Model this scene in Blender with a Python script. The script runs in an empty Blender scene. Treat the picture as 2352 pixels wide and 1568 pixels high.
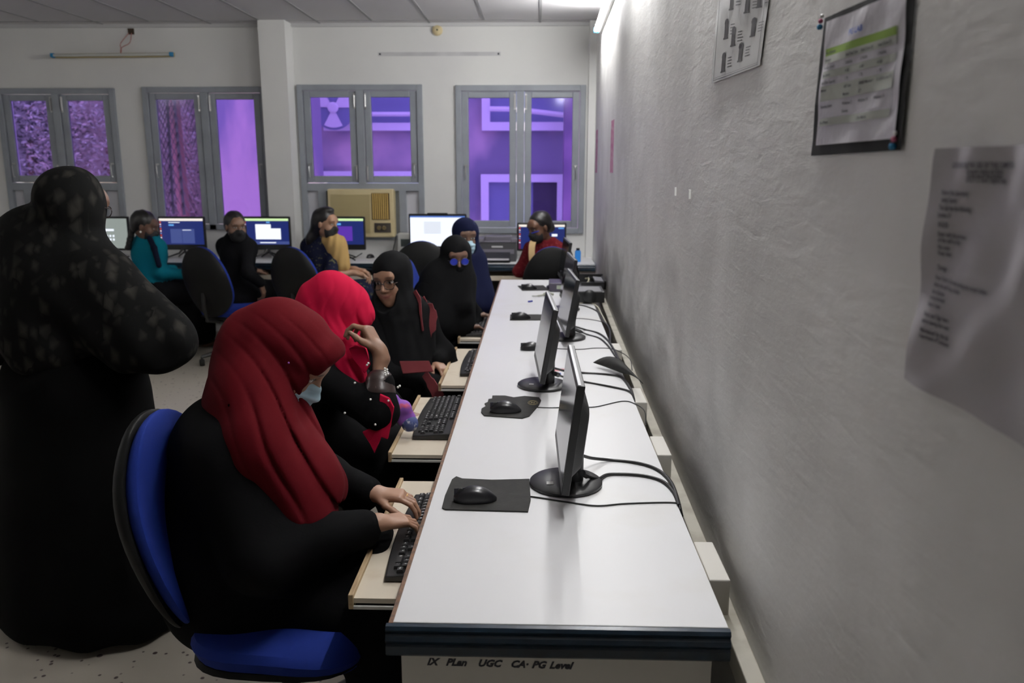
import bpy, bmesh, math, random
import numpy as np
from mathutils import Vector, Matrix
random.seed(7)
sc = bpy.context.scene
C = sc.collection
PI = math.pi
# ------------------------------------------------------------------ camera, world, lights, exposure
FPX, PITCH, YAW, ROLL = 1881.0, .2099, -.0294, .001
EYE = Vector((.2614, 0, 1.5774))
fw = Vector((math.sin(YAW)*math.cos(PITCH), math.cos(YAW)*math.cos(PITCH), -math.sin(PITCH)))
r0 = fw.cross(Vector((0, 0, 1))).normalized(); u0 = r0.cross(fw)
RT = r0*math.cos(ROLL)+u0*math.sin(ROLL); UP = -r0*math.sin(ROLL)+u0*math.cos(ROLL)
cam = bpy.data.cameras.new('camera'); camo = bpy.data.objects.new('camera', cam); C.objects.link(camo)
cam.sensor_width = 36; cam.lens = FPX/2352*36; cam.clip_start = .05; cam.clip_end = 200
m = Matrix((RT, UP, -fw)).transposed().to_4x4(); m.translation = EYE; camo.matrix_world = m
cam.dof.use_dof = True; cam.dof.focus_distance = 2.2; cam.dof.aperture_fstop = 4.8
sc.camera = camo
w = bpy.data.worlds.new('sky'); sc.world = w; w.use_nodes = True
wn = w.node_tree.nodes; bg = wn['Background']
bg.inputs[0].default_value = (.95, .93, 1.0, 1); bg.inputs[1].default_value = 4.3
sc.view_settings.view_transform = 'Standard'; sc.view_settings.look = 'None'
sc.view_settings.exposure = 0.0; sc.view_settings.gamma = 1
TUBE_W = 192.0     # emission of the glowing fluorescent tubes
def at(px, py, x=None, y=None, z=None):
    "world point seen at a photo pixel on a plane of the room"
    v = fw+RT*((px-1176)/FPX)-UP*((py-784)/FPX)
    t = (x-EYE.x)/v.x if x is not None else (y-EYE.y)/v.y if y is not None else (z-EYE.z)/v.z
    return EYE+v*t
# ------------------------------------------------------------------ materials
MATS = {}
def M(name, col, rough=.6, metal=0, spec=.5, mottle=None, bump=None, emit=None, sheen=0, coat=0):
    if name in MATS: return MATS[name]
    m = bpy.data.materials.new(name); m.use_nodes = True; MATS[name] = m
    nt = m.node_tree; b = nt.nodes['Principled BSDF']
    b.inputs['Base Color'].default_value = (*col, 1); b.inputs['Roughness'].default_value = rough
    b.inputs['Metallic'].default_value = metal; b.inputs['Specular IOR Level'].default_value = spec
    if sheen: b.inputs['Sheen Weight'].default_value = sheen
    if coat: b.inputs['Coat Weight'].default_value = coat
    if emit:
        b.inputs['Emission Color'].default_value = (*emit[0], 1); b.inputs['Emission Strength'].default_value = emit[1]
    tc = None
    if mottle or bump:
        tc = nt.nodes.new('ShaderNodeTexCoord'); mp = nt.nodes.new('ShaderNodeMapping')
        nt.links.new(tc.outputs['Object'], mp.inputs[0])
    if mottle:      # (scale, second colour, low, high[, stretch])
        n = nt.nodes.new('ShaderNodeTexNoise'); n.inputs['Scale'].default_value = mottle[0]; n.inputs['Detail'].default_value = 6
        if len(mottle) > 4: mp.inputs['Scale'].default_value = mottle[4]
        nt.links.new(mp.outputs[0], n.inputs['Vector'])
        cr = nt.nodes.new('ShaderNodeValToRGB'); cr.color_ramp.elements[0].position = mottle[2]; cr.color_ramp.elements[1].position = mottle[3]
        cr.color_ramp.elements[0].color = (*col, 1); cr.color_ramp.elements[1].color = (*mottle[1], 1)
        nt.links.new(n.outputs[0], cr.inputs[0]); nt.links.new(cr.outputs[0], b.inputs['Base Color'])
    if bump:        # (scale, strength[, distance])
        n = nt.nodes.new('ShaderNodeTexNoise'); n.inputs['Scale'].default_value = bump[0]; n.inputs['Detail'].default_value = 5
        nt.links.new(mp.outputs[0], n.inputs['Vector'])
        bp = nt.nodes.new('ShaderNodeBump'); bp.inputs['Strength'].default_value = bump[1]
        bp.inputs['Distance'].default_value = bump[2] if len(bump) > 2 else .01
        nt.links.new(n.outputs[0], bp.inputs['Height']); nt.links.new(bp.outputs[0], b.inputs['Normal'])
    return m
# ------------------------------------------------------------------ mesh builder
class MB:
    def __init__(s): s.v = []; s.f = []; s.m = []; s.mi = 0
    def mat(s, i): s.mi = i; return s
    def add(s, vs, fs):
        o = len(s.v); s.v += [tuple(v) for v in vs]; s.f += [tuple(i+o for i in f) for f in fs]; s.m += [s.mi]*len(fs); return s
    def box(s, a, b, M_=None):
        x0, y0, z0 = a; x1, y1, z1 = b
        vs = [Vector(p) for p in ((x0,y0,z0),(x1,y0,z0),(x1,y1,z0),(x0,y1,z0),(x0,y0,z1),(x1,y0,z1),(x1,y1,z1),(x0,y1,z1))]
        if M_ is not None: vs = [M_ @ v for v in vs]
        return s.add(vs, [(0,3,2,1),(4,5,6,7),(0,1,5,4),(1,2,6,5),(2,3,7,6),(3,0,4,7)])
    def rings(s, rs, cap=True, closed=True):
        n = len(rs[0]); vs = [p for r in rs for p in r]; fs = []
        for i in range(len(rs)-1):
            for j in range(n if closed else n-1):
                k = (j+1) % n; fs.append((i*n+j, i*n+k, (i+1)*n+k, (i+1)*n+j))
        if cap: fs.append(tuple(reversed(range(n)))); fs.append(tuple(range((len(rs)-1)*n, len(rs)*n)))
        return s.add(vs, fs)
    def tube(s, pts, r, n=8, cap=True):
        pts = [Vector(p) for p in pts]; rs = []; R = r if hasattr(r, '__len__') else [r]*len(pts)
        up = Vector((0, 0, 1))
        for i, p in enumerate(pts):
            d = (pts[min(i+1, len(pts)-1)]-pts[max(i-1, 0)]).normalized()
            a = d.cross(up if abs(d.z) < .95 else Vector((1, 0, 0))).normalized(); b = a.cross(d)
            rs.append([p+a*(R[i]*math.cos(2*PI*k/n))-b*(R[i]*math.sin(2*PI*k/n)) for k in range(n)])
        return s.rings(rs, cap)
    def lathe(s, prof, n=24, M_=None, sx=1, sy=1):
        rs = [[Vector((r*sx*math.cos(2*PI*k/n), r*sy*math.sin(2*PI*k/n), z)) for k in range(n)] for r, z in prof]
        if M_ is not None: rs = [[M_ @ p for p in r] for r in rs]
        return s.rings(rs)
    def prism(s, poly, z0, z1, M_=None):
        a = [Vector((x, y, z0)) for x, y in poly]; b = [Vector((x, y, z1)) for x, y in poly]
        if M_ is not None: a = [M_ @ p for p in a]; b = [M_ @ p for p in b]
        return s.rings([a, b])
    def ball(s, c, r, n=12, M_=None):
        rr = r if hasattr(r, '__len__') else (r, r, r)
        prof = [(math.sin(PI*i/(n//2+1)), -math.cos(PI*i/(n//2+1))) for i in range(1, n//2+1)]
        rs = [[Vector((rr[0]*q*math.cos(2*PI*k/n), rr[1]*q*math.sin(2*PI*k/n), rr[2]*h)) for k in range(n)] for q, h in prof]
        T = Matrix.Translation(Vector(c)) @ (M_ if M_ is not None else Matrix())
        return s.rings([[T @ p for p in r_] for r_ in rs])
    def build(s, name, mats, parent=None, smooth=False, bevel=0, seg=2, weld=False):
        me = bpy.data.meshes.new(name); me.from_pydata(s.v, [], s.f)
        for mm in (mats if isinstance(mats, (list, tuple)) else [mats]): me.materials.append(mm)
        me.polygons.foreach_set('material_index', s.m)
        bm = bmesh.new(); bm.from_mesh(me); bmesh.ops.recalc_face_normals(bm, faces=bm.faces); bm.to_mesh(me); bm.free()
        o = bpy.data.objects.new(name, me); C.objects.link(o)
        if parent: o.parent = parent
        if smooth: shade(me)
        if bevel:
            b = o.modifiers.new('bevel', 'BEVEL'); b.width = bevel; b.segments = seg; b.limit_method = 'ANGLE'; b.angle_limit = .6
        return o
def shade(me, ang=.7):
    me.polygons.foreach_set('use_smooth', [True]*len(me.polygons))
    bm = bmesh.new(); bm.from_mesh(me)
    for e in bm.edges:
        if len(e.link_faces) == 2 and e.calc_face_angle(0) > ang: e.smooth = False
    bm.to_mesh(me); bm.free()
def tag(o, label=None, cat=None, group=None, kind=None):
    if label: o['label'] = label
    if cat: o['category'] = cat
    if group: o['group'] = group
    if kind: o['kind'] = kind
    return o
def empty(name, loc=(0,0,0), rz=0, **k):
    o = bpy.data.objects.new(name, None); C.objects.link(o); o.location = loc; o.rotation_euler = (0, 0, rz); o.empty_display_size = .05
    return tag(o, **k)
def copy_tree(o, parent=None):
    c = o.copy(); C.objects.link(c)
    if parent: c.parent = parent
    for ch in o.children: copy_tree(ch, c)
    return c
def rot(ax, a): return Matrix.Rotation(a, 4, ax)
def T(x, y, z): return Matrix.Translation((x, y, z))
def rrect(x0, y0, x1, y1, r, n=5):
    out = []
    for cx, cy, a0 in ((x1-r, y1-r, 0), (x0+r, y1-r, 90), (x0+r, y0+r, 180), (x1-r, y0+r, 270)):
        for i in range(n+1):
            a = math.radians(a0+90*i/n); out.append((cx+r*math.cos(a), cy+r*math.sin(a)))
    return out
def smooth_path(pts, n=8):
    P = [Vector(p) for p in pts]; P = [P[0]*2-P[1]]+P+[P[-1]*2-P[-2]]; out = []
    for i in range(1, len(P)-2):
        for k in range(n):
            t = k/n
            out.append(.5*((2*P[i])+(P[i+1]-P[i-1])*t+(2*P[i-1]-5*P[i]+4*P[i+1]-P[i+2])*t*t+(3*P[i]-P[i-1]-3*P[i+1]+P[i+2])*t**3))
    return out+[P[-2]]
def text_verts(s, size, extrude=.0004, shear=0, space=1, bold=0):
    cu = bpy.data.curves.new('t', 'FONT'); cu.body = s; cu.size = size; cu.extrude = extrude; cu.offset = bold; cu.shear = shear; cu.resolution_u = 2; cu.space_character = space
    o = bpy.data.objects.new('t', cu); C.objects.link(o); bpy.context.view_layer.update()
    me = o.to_mesh(); vs = [v.co.copy() for v in me.vertices]; fs = [tuple(p.vertices) for p in me.polygons]
    o.to_mesh_clear(); bpy.data.objects.remove(o); bpy.data.curves.remove(cu)
    return vs, fs
_tv = {}
def text(mb, s, size, M_, **k):
    key = (s, size, str(k))
    if key not in _tv: _tv[key] = text_verts(s, size, **k)
    vs, fs = _tv[key]; mb.add([M_ @ v for v in vs], fs); return max((v.x for v in vs), default=0)
# ------------------------------------------------------------------ palette
WHITE = M('white wall paint', (.75,.75,.73), .75, mottle=(1.2, (.69,.69,.68), .4, .7), bump=(14, .15))
def plaster():
    m = M('grey painted plaster', (.50,.50,.49), .55, spec=.35)
    nt = m.node_tree; b = nt.nodes['Principled BSDF']
    tc = nt.nodes.new('ShaderNodeTexCoord')
    def noise(scale, sv, detail=6, dist=0):
        mp = nt.nodes.new('ShaderNodeMapping'); mp.inputs['Scale'].default_value = sv; nt.links.new(tc.outputs['Object'], mp.inputs[0])
        n = nt.nodes.new('ShaderNodeTexNoise'); n.inputs['Scale'].default_value = scale; n.inputs['Detail'].default_value = detail; n.inputs['Distortion'].default_value = dist
        nt.links.new(mp.outputs[0], n.inputs['Vector']); return n
    a = noise(2.2, (1, 1, 1), 5, .6); cr = nt.nodes.new('ShaderNodeValToRGB')
    cr.color_ramp.elements[0].position = .35; cr.color_ramp.elements[0].color = (.69,.68,.66,1)
    cr.color_ramp.elements[1].position = .66; cr.color_ramp.elements[1].color = (.84,.83,.81,1)
    nt.links.new(a.outputs[0], cr.inputs[0])
    # plaster darker towards the bottom behind the row of screens, with a blotchy edge
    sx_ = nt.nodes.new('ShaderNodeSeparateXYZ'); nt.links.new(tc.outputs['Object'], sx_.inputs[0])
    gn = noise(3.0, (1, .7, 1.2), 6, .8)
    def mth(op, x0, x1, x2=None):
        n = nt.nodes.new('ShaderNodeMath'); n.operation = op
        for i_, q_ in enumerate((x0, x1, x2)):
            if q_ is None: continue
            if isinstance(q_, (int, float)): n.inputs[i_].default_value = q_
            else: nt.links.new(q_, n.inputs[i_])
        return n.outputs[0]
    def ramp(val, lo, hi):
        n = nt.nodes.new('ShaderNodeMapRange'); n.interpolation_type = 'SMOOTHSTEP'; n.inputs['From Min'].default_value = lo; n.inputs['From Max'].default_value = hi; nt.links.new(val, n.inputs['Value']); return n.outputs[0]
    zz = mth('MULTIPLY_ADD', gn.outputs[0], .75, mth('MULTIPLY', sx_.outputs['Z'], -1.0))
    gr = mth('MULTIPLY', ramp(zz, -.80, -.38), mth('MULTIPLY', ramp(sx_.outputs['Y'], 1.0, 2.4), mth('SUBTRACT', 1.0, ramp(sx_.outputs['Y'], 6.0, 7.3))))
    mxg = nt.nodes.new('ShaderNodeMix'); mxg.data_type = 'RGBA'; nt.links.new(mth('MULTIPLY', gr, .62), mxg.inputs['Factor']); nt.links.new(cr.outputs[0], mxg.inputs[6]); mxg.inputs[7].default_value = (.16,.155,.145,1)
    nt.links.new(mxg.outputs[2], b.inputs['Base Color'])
    g = noise(15, (1, .6, 2.4), 8, .5); h = noise(60, (1, .8, 1.6), 5, 0); p = noise(2.6, (1, 1, 1), 2, 0)
    m1 = nt.nodes.new('ShaderNodeMath'); m1.operation = 'MULTIPLY_ADD'; m1.inputs[1].default_value = .35
    nt.links.new(h.outputs[0], m1.inputs[0]); nt.links.new(g.outputs[0], m1.inputs[2])
    m2 = nt.nodes.new('ShaderNodeMath'); m2.operation = 'MULTIPLY_ADD'; m2.inputs[1].default_value = 2.5
    nt.links.new(p.outputs[0], m2.inputs[0]); nt.links.new(m1.outputs[0], m2.inputs[2])
    bp = nt.nodes.new('ShaderNodeBump'); bp.inputs['Strength'].default_value = .35; bp.inputs['Distance'].default_value = .004
    nt.links.new(m2.outputs[0], bp.inputs['Height']); nt.links.new(bp.outputs[0], b.inputs['Normal'])
    return m
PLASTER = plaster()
LAM = M('white laminate', (.71,.71,.72), .36, spec=.3, mottle=(5, (.68,.67,.65), .55, .8))
LAMSIDE = M('worn cream laminate', (.62,.60,.55), .5, mottle=(4, (.50,.46,.38), .5, .8))
EDGE = M('dark blue lipping', (.008,.022,.04), .3, mottle=(22, (.004,.010,.018), .4, .7, (1,1,1)))
WOOD = M('worn brown edge', (.16,.075,.035), .55, mottle=(60, (.05,.03,.02), .4, .7))
CREAM = M('cream board', (.62,.55,.44), .5, mottle=(9, (.52,.43,.32), .55, .8))
RAWWOOD = M('bare wood lip', (.45,.33,.19), .6, mottle=(40, (.20,.11,.05), .45, .65, (1, .2, 1)))
BLACK = M('black plastic', (.012,.012,.013), .38)
BLACKM = M('matt black plastic', (.016,.016,.017), .55, bump=(300, .2, .001))
GLOSS = M('glossy screen black', (.010,.011,.016), .12, spec=.6)
GREYP = M('grey metal edge', (.32,.32,.33), .35, metal=.6)
STEEL = M('steel', (.55,.55,.55), .3, metal=1)
FRAME = M('grey blue window paint', (.29,.315,.345), .45, mottle=(6, (.25,.27,.30), .4, .7))
PANELW = M('white infill panel', (.60,.60,.64), .5)
CREAMP = M('aged cream plastic', (.66,.56,.33), .45, mottle=(5, (.58,.48,.27), .4, .7))
BLUEF = M('blue chair fabric', (.009,.026,.20), .85, spec=.2, bump=(400, .3, .002))
RUBBER = M('dark grey rubber mat', (.013,.013,.012), .75, spec=.3, mottle=(30, (.022,.021,.019), .4, .7), bump=(120, .3, .002))
CABLE = M('black cable', (.012,.012,.012), .45)
PAPER = M('white paper', (.62,.60,.64), .5, bump=(9, .5, .02))
CLOTHK = M('black abaya cloth', (.0042,.0042,.0046), .85, spec=.05, bump=(160, .2, .002))
INK = M('dark ink', (.02,.02,.03), .6)
def glass(name, tint, rough=0):
    m = bpy.data.materials.new(name); m.use_nodes = True; nt = m.node_tree; nt.nodes.clear()
    o = nt.nodes.new('ShaderNodeOutputMaterial'); mx = nt.nodes.new('ShaderNodeMixShader'); t = nt.nodes.new('ShaderNodeBsdfTransparent')
    g = nt.nodes.new('ShaderNodeBsdfGlossy'); g.inputs['Roughness'].default_value = .08; g.inputs[0].default_value = (.8,.8,.9,1)
    t.inputs[0].default_value = (*tint, 1); fr = nt.nodes.new('ShaderNodeFresnel'); fr.inputs[0].default_value = 1.45
    nt.links.new(fr.outputs[0], mx.inputs[0]); nt.links.new(t.outputs[0], mx.inputs[1]); nt.links.new(g.outputs[0], mx.inputs[2]); nt.links.new(mx.outputs[0], o.inputs[0])
    return m
TINT = glass('purple tinted glass', (.45, .375, .69))
CLEAR = glass('clear plastic film', (.93,.93,.93))
BLUELENS = M('blue reflecting lens', (.01,.03,.50), .12); BLUELENS.node_tree.nodes['Principled BSDF'].inputs['Alpha'].default_value = .8
# ------------------------------------------------------------------ the room
XR, YB, ZC, XL, YF = .789, 7.78, 2.8425, -5.25, -2.6
WSL = .0158
def WX(y): return XR+(y-YB)*WSL        # the grey wall is not quite parallel to the desk
def at_wall(px, py):
    v = fw+RT*((px-1176)/FPX)-UP*((py-784)/FPX); t = (XR-YB*WSL-EYE.x)/(v.x-WSL*v.y); return EYE+v*t
def struct(o): return tag(o, kind='structure')
def floor_mat():
    m = M('terrazzo floor', (.46,.42,.36), .35)
    nt = m.node_tree; b = nt.nodes['Principled BSDF']; tc = nt.nodes.new('ShaderNodeTexCoord')
    v = nt.nodes.new('ShaderNodeTexVoronoi'); v.inputs['Scale'].default_value = 26; v.inputs['Randomness'].default_value = 1
    n = nt.nodes.new('ShaderNodeTexNoise'); n.inputs['Scale'].default_value = 14; n.inputs['Detail'].default_value = 3
    nt.links.new(tc.outputs['Object'], v.inputs['Vector']); nt.links.new(tc.outputs['Object'], n.inputs['Vector'])
    ad = nt.nodes.new('ShaderNodeMath'); ad.operation = 'MULTIPLY_ADD'; ad.inputs[1].default_value = .5
    nt.links.new(n.outputs[0], ad.inputs[0]); nt.links.new(v.outputs['Distance'], ad.inputs[2])
    cr = nt.nodes.new('ShaderNodeValToRGB'); e = cr.color_ramp.elements
    e[0].position = .36; e[0].color = (.10,.07,.07,1); e[1].position = .43; e[1].color = (.50,.46,.39,1)
    nt.links.new(ad.outputs[0], cr.inputs[0]); nt.links.new(cr.outputs[0], b.inputs['Base Color']); return m
struct(MB().box((XL-.2, YF-.2, -.1), (XR+.2, YB+.25, 0)).build('floor', floor_mat()))
CEIL = M('ceiling board', (.60,.59,.60), .7)
STRIP = M('ceiling joint strip', (.30,.30,.31), .6)
cl = struct(MB().box((XL-.2, YF-.2, ZC), (XR+.2, YB+.25, ZC+.1)).build('ceiling', CEIL))
mb = MB(); x = .282
while x > XL:
    mb.box((x-.011, YF, ZC-.004), (x+.011, YB-.16, ZC+.001)); x -= .4962
mb.box((XL, YB-.17, ZC-.004), (XR, YB-.155, ZC+.001))
for k in range(6): mb.box((.282-.4962*2*k-.008, YB-.155, ZC-.004), (.282-.4962*2*k+.008, YB, ZC+.001))
struct(mb.build('trim_1', STRIP))
struct(MB().box((XL, YB-.025, ZC-.03), (XR, YB+.001, ZC)).build('trim_2', M('cornice paint', (.55,.55,.55), .6)))
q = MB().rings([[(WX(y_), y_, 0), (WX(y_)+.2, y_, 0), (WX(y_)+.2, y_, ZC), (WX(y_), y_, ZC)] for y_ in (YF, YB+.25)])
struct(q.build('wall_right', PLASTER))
struct(MB().box((XL-.2, YF, 0), (XL, YB+.25, ZC)).build('wall_left', WHITE))
struct(MB().box((XL, YF-.2, 0), (XR, YF, ZC)).build('wall_front', WHITE))
# window openings in the back wall: x0, x1, z0, z1, kind
WIN = [(-4.76, -3.645, .93, 2.285, 'short'), (-3.385, -2.235, .99, 2.295, 'tall'),
       (-1.945, -.79, .90, 2.313, 'short'), (-.487, .703, .965, 2.305, 'tall')]
mb = MB(); xs = [XL]+[v for q in WIN for v in q[:2]]+[XR]
for i in range(0, len(xs), 2): mb.box((xs[i], YB, 0), (xs[i+1], YB+.22, ZC))
for x0, x1, z0, z1, k in WIN:
    mb.box((x0, YB, 0), (x1, YB+.22, z0)); mb.box((x0, YB, z1), (x1, YB+.22, ZC))
struct(mb.build('wall_back', WHITE))
struct(MB().box((-2.204, 7.56, 0), (-1.966, YB, ZC-.002)).build('trim_3', WHITE))
struct(MB().box((.722, 7.66, 0), (XR, YB, ZC-.002)).build('trim_4', WHITE))
# small dead patch where a lamp used to hang, two screws
def sash(win, x0, x1, z0, z1, hinge_left, long):
    s = empty('sash', parent=None) if False else None
    fb = MB(); t = .062; y0, y1 = YB-.012, YB+.025
    fb.box((x0, y0, z0), (x0+t, y1, z1)).box((x1-t, y0, z0), (x1, y1, z1)).box((x0+t, y0, z1-t*.9), (x1-t, y1, z1)).box((x0+t, y0, z0), (x1-t, y1, z0+t))
    sh = fb.build('sash', FRAME, win, bevel=.006)
    MB().box((x0+t-.005, YB+.006, z0+t-.005), (x1-t+.005, YB+.010, z1-t*.9+.005)).build('pane', TINT, sh)
    hx = x0+.012 if hinge_left else x1-.012
    for hz in ([z1-.09] + ([z0+.09] if not long else [])):
        MB().tube([(hx, y0-.012, hz-.055), (hx, y0-.012, hz+.055)], .007).box((hx-.009, y0-.006, hz-.07), (hx+.009, y0, hz+.07)).build('hinge', STEEL, sh)
    lx = x1-.03 if hinge_left else x0+.03; lz = z0+(z1-z0)*.42 if long else z0+.12
    MB().tube(smooth_path([(lx, y0-.003, lz-.07), (lx+.004, y0-.03, lz-.06), (lx, y0-.03, lz+.03), (lx, y0-.003, lz+.05)], 4), .004, 6).box((lx-.012, y0-.008, lz+.045), (lx+.016, y0, lz+.058)).build('handle', STEEL, sh)
for wi, (x0, x1, z0, z1, kind) in enumerate(WIN, 1):
    W_ = struct(empty('window_%d' % wi, ((x0+x1)/2, YB, z0))); W_.location = (0, 0, 0)
    f = .052; y0, y1 = YB-.028, YB+.05; xm = (x0+x1)/2; zs = 1.415 if kind == 'short' else z0
    fb = MB().box((x0, y0, z0), (x0+f, y1, z1)).box((x1-f, y0, z0), (x1, y1, z1)).box((x0+f, y0, z1-f), (x1-f, y1, z1)).box((x0+f, y0, z0), (x1-f, y1, z0+f))
    fb.box((xm-.035, y0, zs), (xm+.035, y1, z1-f))
    if kind == 'short':
        fb.box((x0+f, y0, zs-.06), (x1-f, y1, zs+.012))
        a0, a1 = x0+.235, x1-.29+.05
        fb.box((a0-.08, y0, z0+f), (a0, y1, zs-.05)).box((a1, y0, z0+f), (a1+.07, y1, zs-.05))
        fb.build('frame', FRAME, W_, bevel=.004)
        MB().box((a0-.01, YB+.012, z0+.01), (a1+.01, YB+.03, zs-.05)).build('backing_board', FRAME, W_)
        MB().box((x0+f, YB+.01, z0+f), (a0-.08, YB+.03, zs-.06)).build('infill_panel', PANELW, W_)
        MB().box((a1+.07, YB+.01, z0+f), (x1-f, YB+.03, zs-.06)).build('infill_panel', PANELW, W_)
    else:
        fb.build('frame', FRAME, W_, bevel=.004)
    g = .004
    sash(W_, x0+f+g, xm-.035-g, zs+(.012 if kind == 'short' else f)+g, z1-f-g, False, kind != 'short')
    sash(W_, xm+.035+g, x1-f-g, zs+(.012 if kind == 'short' else f)+g, z1-f-g, True, kind != 'short')
# ------------------------------------------------------------------ outside
WOUT = M('outside wall plaster', (.24,.22,.30), .8, mottle=(.9, (.66,.48,.52), .47, .66))
WOUT2 = M('outside annex plaster', (.32,.26,.38), .8, mottle=(.8, (.75,.5,.56), .47, .60, (1.6,1,.5)))
WTRIM = M('white outside trim', (.85,.80,.85), .6)
DARKW = M('dark outside opening', (.06,.05,.08), .3)
BLINDB = M('outside shutter blue grey', (.22,.25,.40), .6)
bl = empty('building', (0, 12, 0), label='outside building with white framed openings seen through the right windows', cat='building')
bl.location = (0, 0, 0)
MB().box((-4.3, 12, -3), (3.4, 12.4, 7)).build('wall', WOUT, bl)
def frame_open(p0, p1, fill, tt, nm='window_surround'):
    a = at(*p0, y=11.95); b = at(*p1, y=11.95); x0, x1, z1, z0 = a.x, b.x, a.z, b.z
    q = MB().box((x0, 11.88, z0), (x0+tt, 12, z1)).box((x1-tt, 11.88, z0), (x1, 12, z1)).box((x0+tt, 11.88, z1-tt), (x1-tt, 12, z1)).box((x0+tt, 11.88, z0), (x1-tt, 12, z0+tt))
    o = q.build(nm, WTRIM, bl); MB().box((x0+tt, 11.97, z0+tt), (x1-tt, 11.995, z1-tt)).build('shutter', fill, o); return o
frame_open((1106, 60), (1420, 300), BLINDB, .115)
frame_open((1105, 400), (1293, 720), BLINDB, .11)
p = at(1225, 420, y=11.9); q = at(1290, 600, y=11.9)
MB().box((p.x, 11.93, q.z), (q.x-.02, 11.965, p.z)).build('doorway', DARKW, bl)
frame_open((735, 60), (1010, 300), BLINDB, .105)
frame_open((738, 393), (1010, 720), BLINDB, .075)
p = at(1296, 300, y=11.2); q = at(1352, 300, y=11.2)
MB().box((p.x, 11.2, -3), (q.x, 11.6, 6)).build('pilaster', M('dark outside pilaster', (.16,.10,.20), .8, mottle=(1.5, (.38,.22,.36), .4, .7)), bl)
p = at(640, 240, y=10.3); 
MB().tube([at(850, 262, y=11.8), at(960, 262, y=11.8)], .03).build('pipe', WTRIM, bl)
MB().tube(smooth_path([at(1125, 250, y=11.8), at(1190, 252, y=11.8), at(1310, 266, y=11.8)], 5), .035).build('pipe', WTRIM, bl)
# outdoor condenser on its ledge
A = at(736, 206, y=11.7); B = at(812, 282, y=11.7)
ac = empty('outdoor_condenser', ((A.x+B.x)/2, 11.7, B.z), label='white outdoor cooling unit with round fan on the ledge across the yard', cat='air conditioner')
hw = (B.x-A.x)/2+.12; hh = A.z-B.z+.1
MB().box((-hw, 0, 0), (hw, .17, hh)).build('casing', WTRIM, ac, bevel=.02)
q = at(765, 247, y=11.68)-Vector((ac.location)); 
MB().rings([[(q.x+.30*math.cos(a*PI/16), -.012, q.z+.30*math.sin(a*PI/16)) for a in range(32)], [(q.x+.30*math.cos(a*PI/16), -.001, q.z+.30*math.sin(a*PI/16)) for a in range(32)]]).build('fan_recess', BLINDB, ac)
for k in range(3):
    mbx = MB(); a0 = k*2*PI/3
    mbx.prism([(0, 0)]+[(.27*math.cos(a0+t*.2), .27*math.sin(a0+t*.2)) for t in range(6)], 0, .008, T(q.x, -.02, q.z) @ rot('X', PI/2)).build('fan_blade', WTRIM, ac)
MB().lathe([(.02, 0), (.075, 0), (.075, .02), (.05, .03)], 16, T(q.x, -.02, q.z) @ rot('X', PI/2)).build('fan_hub', WTRIM, ac)
# closer annex
an = empty('annex', (0,0,0), label='plain plastered annex wall behind the window beside the pillar', cat='building')
p = at(486, 400, y=10.3); q = at(722, 400, y=10.3)
MB().box((p.x, 10.3, -3), (q.x, 10.75, 7)).build('wall', WOUT2, an)
MB().box((p.x-.05, 10.2, 6.6), (q.x+.05, 10.4, 6.75)).build('coping', WTRIM, an)
# trees
LEAFD = M('dark leaves', (.07,.08,.065), .7); LEAFB = M('dry brown leaves', (.46,.38,.31), .8); LEAFL = M('pale dusty leaves', (.42,.40,.34), .8)
BARK = M('bark', (.22,.12,.08), .9)
def foliage(name, parent, c, r, n, size, mats, seed, droop=0, core=True):
    rd = random.Random(seed); mbx = MB()
    for i in range(n):
        while True:
            v = Vector((rd.uniform(-1, 1), rd.uniform(-1, 1), rd.uniform(-1, 1)))
            if v.length < 1: break
        p = Vector((c[0]+v.x*r[0], c[1]+v.y*r[1], c[2]+v.z*r[2]))
        s_ = size*rd.uniform(.6, 1.4); a = Vector((rd.gauss(0, 1), rd.gauss(0, 1), rd.gauss(0, .6)-droop)).normalized()
        b = a.cross(Vector((rd.gauss(0, 1), rd.gauss(0, 1), rd.gauss(0, 1)))).normalized()
        mbx.mi = 0 if len(mats) == 1 else (1 if rd.random() < .5-.6*v.z else 0)
        mbx.add([p-a*s_, p-b*s_*.35, p+a*s_, p+b*s_*.35], [(0, 1, 2, 3)])
    if core:
        mbx.mi = len(mats)-1
        for k in range(9):
            a = rd.uniform(0, 6.28); q_ = rd.uniform(.1, .55); mbx.ball((c[0]+r[0]*q_*math.cos(a), c[1]+.4*r[1], c[2]+r[2]*q_*math.sin(a)), (r[0]*.42, r[1]*.3, r[2]*.42), 14)
    return mbx.build(name, mats, parent)
def tree(px, Y, zc, rx, rz, n, size, mats, label, seed):
    c = at(px, 300, y=Y); t = empty('tree', (c.x, Y, -3), label=label, cat='tree')
    MB().tube([(0,0,0), (.05,.03,2), (-.05,0,zc+3)], [.16,.12,.07]).build('trunk', BARK, t)
    foliage('foliage', t, (0, 0, zc+3), (rx, rx*.6, rz), n, size, mats, seed, core=seed != 1)
tree(175, 15, 5.0, 2.3, 2.3, 3800, .06, [LEAFD], 'dark leafy tree outside the leftmost window', 1)
tree(70, 14, 2.0, 1.5, 1.5, 9000, .05, [LEAFD, LEAFL], 'dusty bush low outside the leftmost window, its left half', 2)
tree(255, 13.5, 2.0, 1.35, 1.8, 10000, .045, [LEAFL, LEAFB], 'pale brownish tree outside the leftmost window, its right half', 3)
tree(405, 16, 2.4, 1.6, 4.2, 11000, .05, [LEAFD, LEAFB], 'tall dark tree filling the view behind the palm', 4)
pm = empty('palm_tree', (at(412, 400, y=12.3).x, 12.3, -3), label='palm with reddish trunk and hanging fronds outside the second window', cat='palm')
RED = M('reddish palm stem', (.42,.20,.15), .8)
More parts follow.
